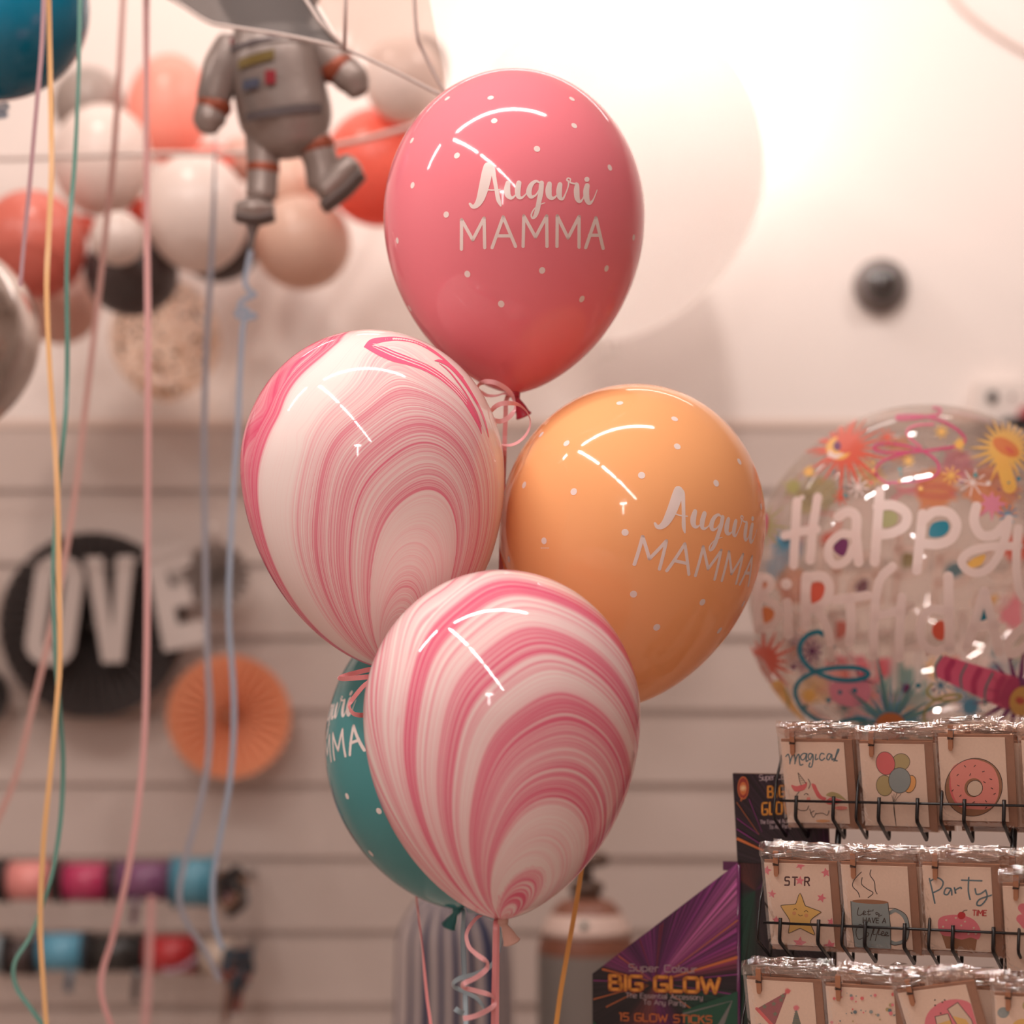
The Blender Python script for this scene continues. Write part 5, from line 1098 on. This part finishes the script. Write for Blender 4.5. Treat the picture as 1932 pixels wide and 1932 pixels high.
def art_star(a):
    for ch, x in (('S', 346), ('T', 392), ('R', 466)): text(a, ch, x, 303, 50, 9, N_tx, stretch=.8)
    for x, y, r, q in ((436, 274, 30, .1), (436, 180, 30, .4), (232, 214, 32, .2), (592, 222, 32, -.2), (268, 360, 28, .1), (570, 378, 30, .3), (298, 522, 28, 0.), (632, 524, 26, .2), (446, 664, 44, .1), (632, 676, 44, -.2), (318, 712, 20, .2), (530, 726, 16, 0.)): a.star(x, y, r, N_ro, -PI/2+q)
    p = [(440, 350), (470, 420), (485, 432), (566, 462), (560, 474), (515, 510), (510, 540), (535, 600), (525, 606), (460, 575), (440, 572), (385, 600), (376, 595), (382, 540), (375, 510), (328, 440), (335, 428), (405, 420), (418, 410)]
    a.poly(p, N_ye, 3); a.stroke(p, 4, N_dk, smooth=3, closed=True); a.stroke([(402, 455), (414, 447), (424, 454)], 3.4, N_dk, smooth=4); a.stroke([(468, 466), (480, 458), (492, 466)], 3.4, N_dk, smooth=4); a.stroke([(434, 484), (446, 492), (458, 486)], 3.4, N_dk, smooth=4); a.disc(408, 476, 12, N_or); a.disc(482, 488, 12, N_or)
def art_coffee(a):
    for p in ([(846, 222), (806, 270), (798, 310), (830, 345), (842, 376)], [(852, 256), (850, 295), (885, 325), (920, 348), (892, 378)], [(902, 208), (898, 240), (925, 280), (932, 330), (944, 354)]): a.stroke(p, 5, N_dk, smooth=6)
    a.disc(960, 700, 130, N_or, 16); a.poly([(790, 402), (1010, 405), (1035, 560), (1040, 690), (990, 708), (850, 702), (822, 680), (800, 520)], N_gb); a.disc(905, 402, 108, N_br, 13, rot=.02); a.stroke([(1020, 470), (1060, 452), (1110, 490), (1132, 560), (1118, 630), (1070, 655), (1035, 645)], 22, N_gb, smooth=6); a.stroke([(790, 402), (805, 560), (825, 685), (860, 705), (990, 708), (1040, 690), (1032, 560), (1010, 405)], 4, N_dk); a.stroke([(1012, 440), (1060, 442), (1120, 480), (1142, 560), (1128, 640), (1070, 665), (1035, 660)], 4, N_dk, smooth=6)
    for p in ([(838, 440), (832, 480), (850, 486), (870, 470)], [(868, 478), (880, 465), (870, 460), (866, 482), (885, 480)], [(900, 450), (896, 482), (910, 478)], [(890, 462), (915, 458)], [(925, 450), (922, 458)], [(955, 470), (942, 466), (945, 480), (962, 474), (958, 490), (976, 482)], [(870, 550), (845, 545), (828, 590), (845, 635), (880, 620)], [(890, 590), (880, 610), (895, 618), (905, 598), (890, 590)], [(915, 640), (928, 580), (940, 550), (930, 600), (945, 600)], [(945, 640), (958, 580), (970, 555), (960, 600), (975, 600)], [(980, 600), (995, 590), (985, 582), (978, 604), (1000, 608)], [(1002, 604), (1018, 592), (1008, 586), (1000, 606), (1025, 608)]): a.stroke(p, 4.4, N_dk, smooth=4)
    text(a, 'HAVE A', 868, 530, 30, 4.6, N_dk, width=136)
def art_party(a):
    for p in ([(1306, 262), (1322, 320), (1345, 410)], [(1315, 275), (1350, 256), (1385, 280), (1375, 320), (1335, 345)], [(1432, 320), (1405, 318), (1395, 350), (1415, 356), (1434, 325), (1440, 358)], [(1452, 315), (1462, 350), (1458, 330), (1485, 312), (1492, 318)], [(1530, 252), (1532, 330), (1545, 382)], [(1490, 268), (1605, 270)], [(1570, 318), (1580, 350), (1605, 345), (1630, 325)], [(1632, 330), (1640, 370), (1610, 415), (1585, 412), (1600, 380), (1672, 352)]): a.stroke(p, 9, N_bl, smooth=5)
    text(a, 'TIME', 1564, 478, 32, 5.5, N_cm, width=78)
    a.poly([(1390, 590), (1600, 608), (1592, 690), (1424, 682)], N_br); a.poly([(1372, 560), (1376, 500), (1440, 478), (1520, 482), (1580, 510), (1616, 570), (1606, 622), (1560, 612), (1510, 626), (1450, 610), (1400, 602)], N_ro, 4); a.disc(1502, 480, 23, N_cm); a.stroke([(1506, 462), (1515, 450), (1532, 447)], 4, N_dk, smooth=4)
    for x, y in ((1416, 510), (1470, 495), (1524, 516), (1450, 550), (1504, 540), (1500, 572), (1576, 552), (1400, 550), (1464, 584), (1548, 590), (1590, 588)): a.disc(x, y, 6, N_wh)
def art_hearts(a):
    for x, y in ((1905, 450), (1900, 515)): a.disc(x, y, 26, N_ro); a.disc(x+36, y, 26, N_ro); a.poly([(x-22, y+12), (x+58, y+12), (x+18, y+60)], N_ro)
def art_hats(a):
    for (ax, ay), (bx, by), (cx_, cy_), m, m2 in (((345, 1000), (165, 1115), (270, 1225), N_pl, N_or), ((398, 1100), (368, 1240), (442, 1240), N_gn, N_ro)):
        a.poly([(ax, ay), (bx, by), (cx_, cy_)], m); a.burst(ax, ay, 12, 26, 16, N_rd if m is N_pl else N_ro); a.stroke([(bx, by), (cx_, cy_)], 20, N_rd if m is N_pl else N_wh)
    for x, y in ((210, 1100), (265, 1080), (308, 1055), (275, 1142), (318, 1030)): a.star(x, y, 18, N_gn)
    for k in range(9): a.stroke([(390-k*2.5, 1120+k*14), (405+k*4, 1122+k*14)], 2.5, N_bl)
    a.burst(185, 1220, 10, 22, 14, N_bl)
def art_dots(a):
    r = random.Random(3)
    for k in range(110): a.disc(r.uniform(630, 1120), r.uniform(1000, 1510), r.choice((3, 4, 5, 9, 11)), r.choice((N_gb, N_rd, N_ol, N_bl, N_ro)), n=10)
def art_toast(a):
    a.disc(1385, 1250, 168, N_ro, 140, n=32)
    for p, q, m in ([[(1285, 1195), (1360, 1188), (1375, 1260), (1380, 1330), (1290, 1330)], [(1290, 1240), (1372, 1225), (1380, 1330), (1290, 1330)], 0], [[(1362, 1162), (1425, 1132), (1485, 1240), (1500, 1330), (1430, 1330)], [(1385, 1205), (1455, 1235), (1495, 1330), (1430, 1330)], 0]):
        a.poly(p, N_wh); a.poly(q, N_ye); a.stroke(p, 4, N_dk, closed=True)
    for x, y in ((1300, 1100), (1296, 1130), (1340, 1118), (1320, 1180), (1355, 1108)): a.disc(x, y, 5, N_dk, n=8)
def art_big(a):
    for x, y, r_, m in ((1790, 1142, 32, N_gb), (1920, 1095, 30, N_ol), (1900, 1235, 62, N_ye), (1810, 1300, 40, N_ro), (1830, 1420, 30, N_gb)): a.disc(x, y, r_, m)

def pin_part(parent, x, z0):
    mb = MB(); R_ = Matrix.Rotation(.05, 3, 'Y')
    for y0, y1 in ((-.0042, -.0022), (-.0020, -.0000)):
        q = [(-.0026, .0155), (.0026, .0155), (.0026, .002), (.0023, -.0005), (.0023, -.0095), (.0012, -.0118), (-.0012, -.0118), (-.0023, -.0095), (-.0023, -.0005), (-.0026, .002)]
        mb.prism(q, y0, y1, M_pin)
    o = mb.build('clothespin', parent, (x, -.0010, z0)); o.rotation_euler = (0, .05, 0); mb = MB()
    mb.tube([(-.003, -.0048, .003), (.0031, -.0048, .0022), (.0034, -.0048, .0105)], .00055, M_spring, 6); mb.tube([(-.0031, -.0044, .0012), (.0031, -.0044, .0012)], .0005, M_spring, 6)
    mb.build('spring', o); return o
def sleeve_parts(parent, seed, w_, h_):
    r = random.Random(seed); x0, x1, zt_, zb = -.0035, w_+.0105, .0165, -h_-.0068
    mb = MB(); nx, nz = 10, 14; V = []; FS = []
    for side in (0, 1):
        b = len(V)
        for j in range(nz+1):
            for i in range(nx+1):
                u_, v = i/nx, j/nz; bul = (math.sin(PI*u_)*math.sin(PI*min(1, v+.02)))**.35
                y = (-.0010-.0042*bul if side == 0 else .0030) + (r.uniform(-.0003, .0003) if side == 0 else 0)
                if v in (0, 1) or u_ in (0, 1): y = .0012
                V.append((x0+(x1-x0)*u_, y, zt_+(zb-zt_)*v))
        for j in range(nz):
            for i in range(nx): FS.append((b+j*(nx+1)+i, b+j*(nx+1)+i+1, b+(j+1)*(nx+1)+i+1, b+(j+1)*(nx+1)+i))
    mb.add(V, FS, M_slv); mb.build('sleeve', parent)
    # folded crinkled top of the sleeve
    mb = MB(); nx, nz = 34, 9; V = []; ph = r.uniform(0, 6)
    for j in range(nz+1):
        for i in range(nx+1):
            u_, v = i/nx, j/nz; wob = .0012*math.sin(u_*9+ph)+.0006*math.sin(u_*21+ph*2+v*3)+r.uniform(-.00018, .00018)
            if v < .5: y, z = .0012-.0052*v/.5, .0225-.0050*v/.5      # the folded-over top slopes to the front
            else: y, z = -.0040-.0008*(v-.5), .0175-.0085*(v-.5)/.5
            V.append((x0+.0006+(x1-x0-.0012)*u_, y-.0012+wob*(.5+v*.6), z+.0020*math.sin(u_*5+ph)+.0006*math.sin(u_*17+ph)))
    mb.add(V, [(j*(nx+1)+i, j*(nx+1)+i+1, (j+1)*(nx+1)+i+1, (j+1)*(nx+1)+i) for j in range(nz) for i in range(nx)], M_flap)
    for k in range(7):                      # creases rolled into the film
        xa = r.uniform(x0, x1*.7); xb = min(x1, xa+r.uniform(.012, .045)); za = .0205+r.uniform(-.010, .0045); zb_ = za+r.uniform(-.003, .003); q = r.uniform(-.002, .002)
        mb.tube([(xa, -.0042, za), (xa*.6+xb*.4, -.0050, za*.6+zb_*.4+q), (xb, -.0042, zb_)], [.0002, r.uniform(.0009, .0018), .0002], M_crease, 8)
    mb.build('sleeve_flap', parent)
def pack(label, origin, art=None, x0=0, y0=0, roll=0., seed=0, group=None, pinx=.0135, art_id=''):
    FMx = frame(origin, PSI, LEAN) @ Matrix.Rotation(roll, 4, 'Y')
    t = thing('greeting_card', label, 'greeting card', group=group); t.matrix_world = FMx
    mb = MB(); mb.prism([(0, 0), (CW, 0), (CW, -CH), (0, -CH)], 0, .0008, M_paper)
    if art:
        def f(x, y, l):
            u_ = ((x-x0)-(y-y0)*.113)*KC; v = ((y-y0)-(x-x0)*.018)*KC*1.05
            return (min(CW-.0003, max(.0003, u_)), -.00012-.00002*l, -min(CH-.0003, max(.0003, v)))
        art(Art(mb, f))
    mb.build('card', t)
    mb = MB(); mb.prism([(.0004, .0030), (CW+.0085, .0030), (CW+.0085, -CH-.0060), (.0004, -CH-.0060)], .0011, .0026, M_kraft, M_kedge); mb.build('envelope', t)
    sleeve_parts(t, seed, CW, CH); pin_part(t, pinx, -.0010)
    return t
CG = 'sleeved greeting cards in the wire rack'
SPEC = [(0, 0, (325, 210), 1340, 'greeting card with unicorn and the word magical, top tier', art_unicorn), (0, 1, (843, 222), 1340, 'greeting card with a bunch of drawn balloons, top tier', art_balloons), (0, 2, (1365, 178), 1340, 'greeting card with a pink iced donut, top tier', art_donut), (0, 3, (1915, 200), 1340, 'greeting card cut off by the right edge, top tier', None),
        (1, 0, (215, 168), 1580, 'greeting card with a smiling yellow star, middle tier', art_star), (1, 1, (722, 180), 1580, 'greeting card with a grey coffee mug, middle tier', art_coffee), (1, 2, (1260, 186), 1580, 'greeting card with a pink cupcake, middle tier', art_party), (1, 3, (1785, 325), 1580, 'greeting card with pink hearts at the right edge, middle tier', art_hearts),
        (2, 0, (100, 938), 1580, 'greeting card with two party hats, bottom tier', art_hats), (2, 1, (620, 985), 1580, 'greeting card covered in small confetti dots, bottom tier', art_dots), (2, 2, (1095, 1032), 1580, 'tilted greeting card with two champagne glasses, bottom tier', art_toast), (2, 3, (1735, 1045), 1580, 'greeting card with big coloured dots at the right edge, bottom tier', art_big)]
WHAT = ['unicorn', 'balloon bunch', 'donut', 'right edge top tier', 'yellow star', 'coffee mug', 'cupcake', 'hearts', 'party hats', 'confetti dots', 'champagne', 'big coloured dots']
for idx, (r, j, (x, y), oy, lab, art) in enumerate(SPEC):
    Yp = ROWS[r][1]-j*PITCH*math.sin(PSI); o = P(1380+x/3.5, oy+y/3.5, Yp)
    o = o+e2*(math.tan(LEAN)*((ROWS[r][0]+e1*(PITCH*j)).z-o.z)*.9)
    pack(lab, o, art, x, y, roll=(-.2 if idx == 10 else 0.), seed=idx, group=CG)
    rr_ = random.Random(idx+40); base = ROWS[r][0]+e1*(PITCH*j+.002)
    for q in range(2):
        oo = base+e2*(.0135+.0085*q)+e1*(.0035*(q+1))+ez*(.001*rr_.uniform(-1, 1))
        pack(['card pack directly behind the %s card', 'rearmost card pack two behind the %s card'][q] % WHAT[idx], oo, None, seed=100+idx*3+q, group=CG, pinx=(.018 if q == 0 else .058)+rr_.uniform(-.006, .006))
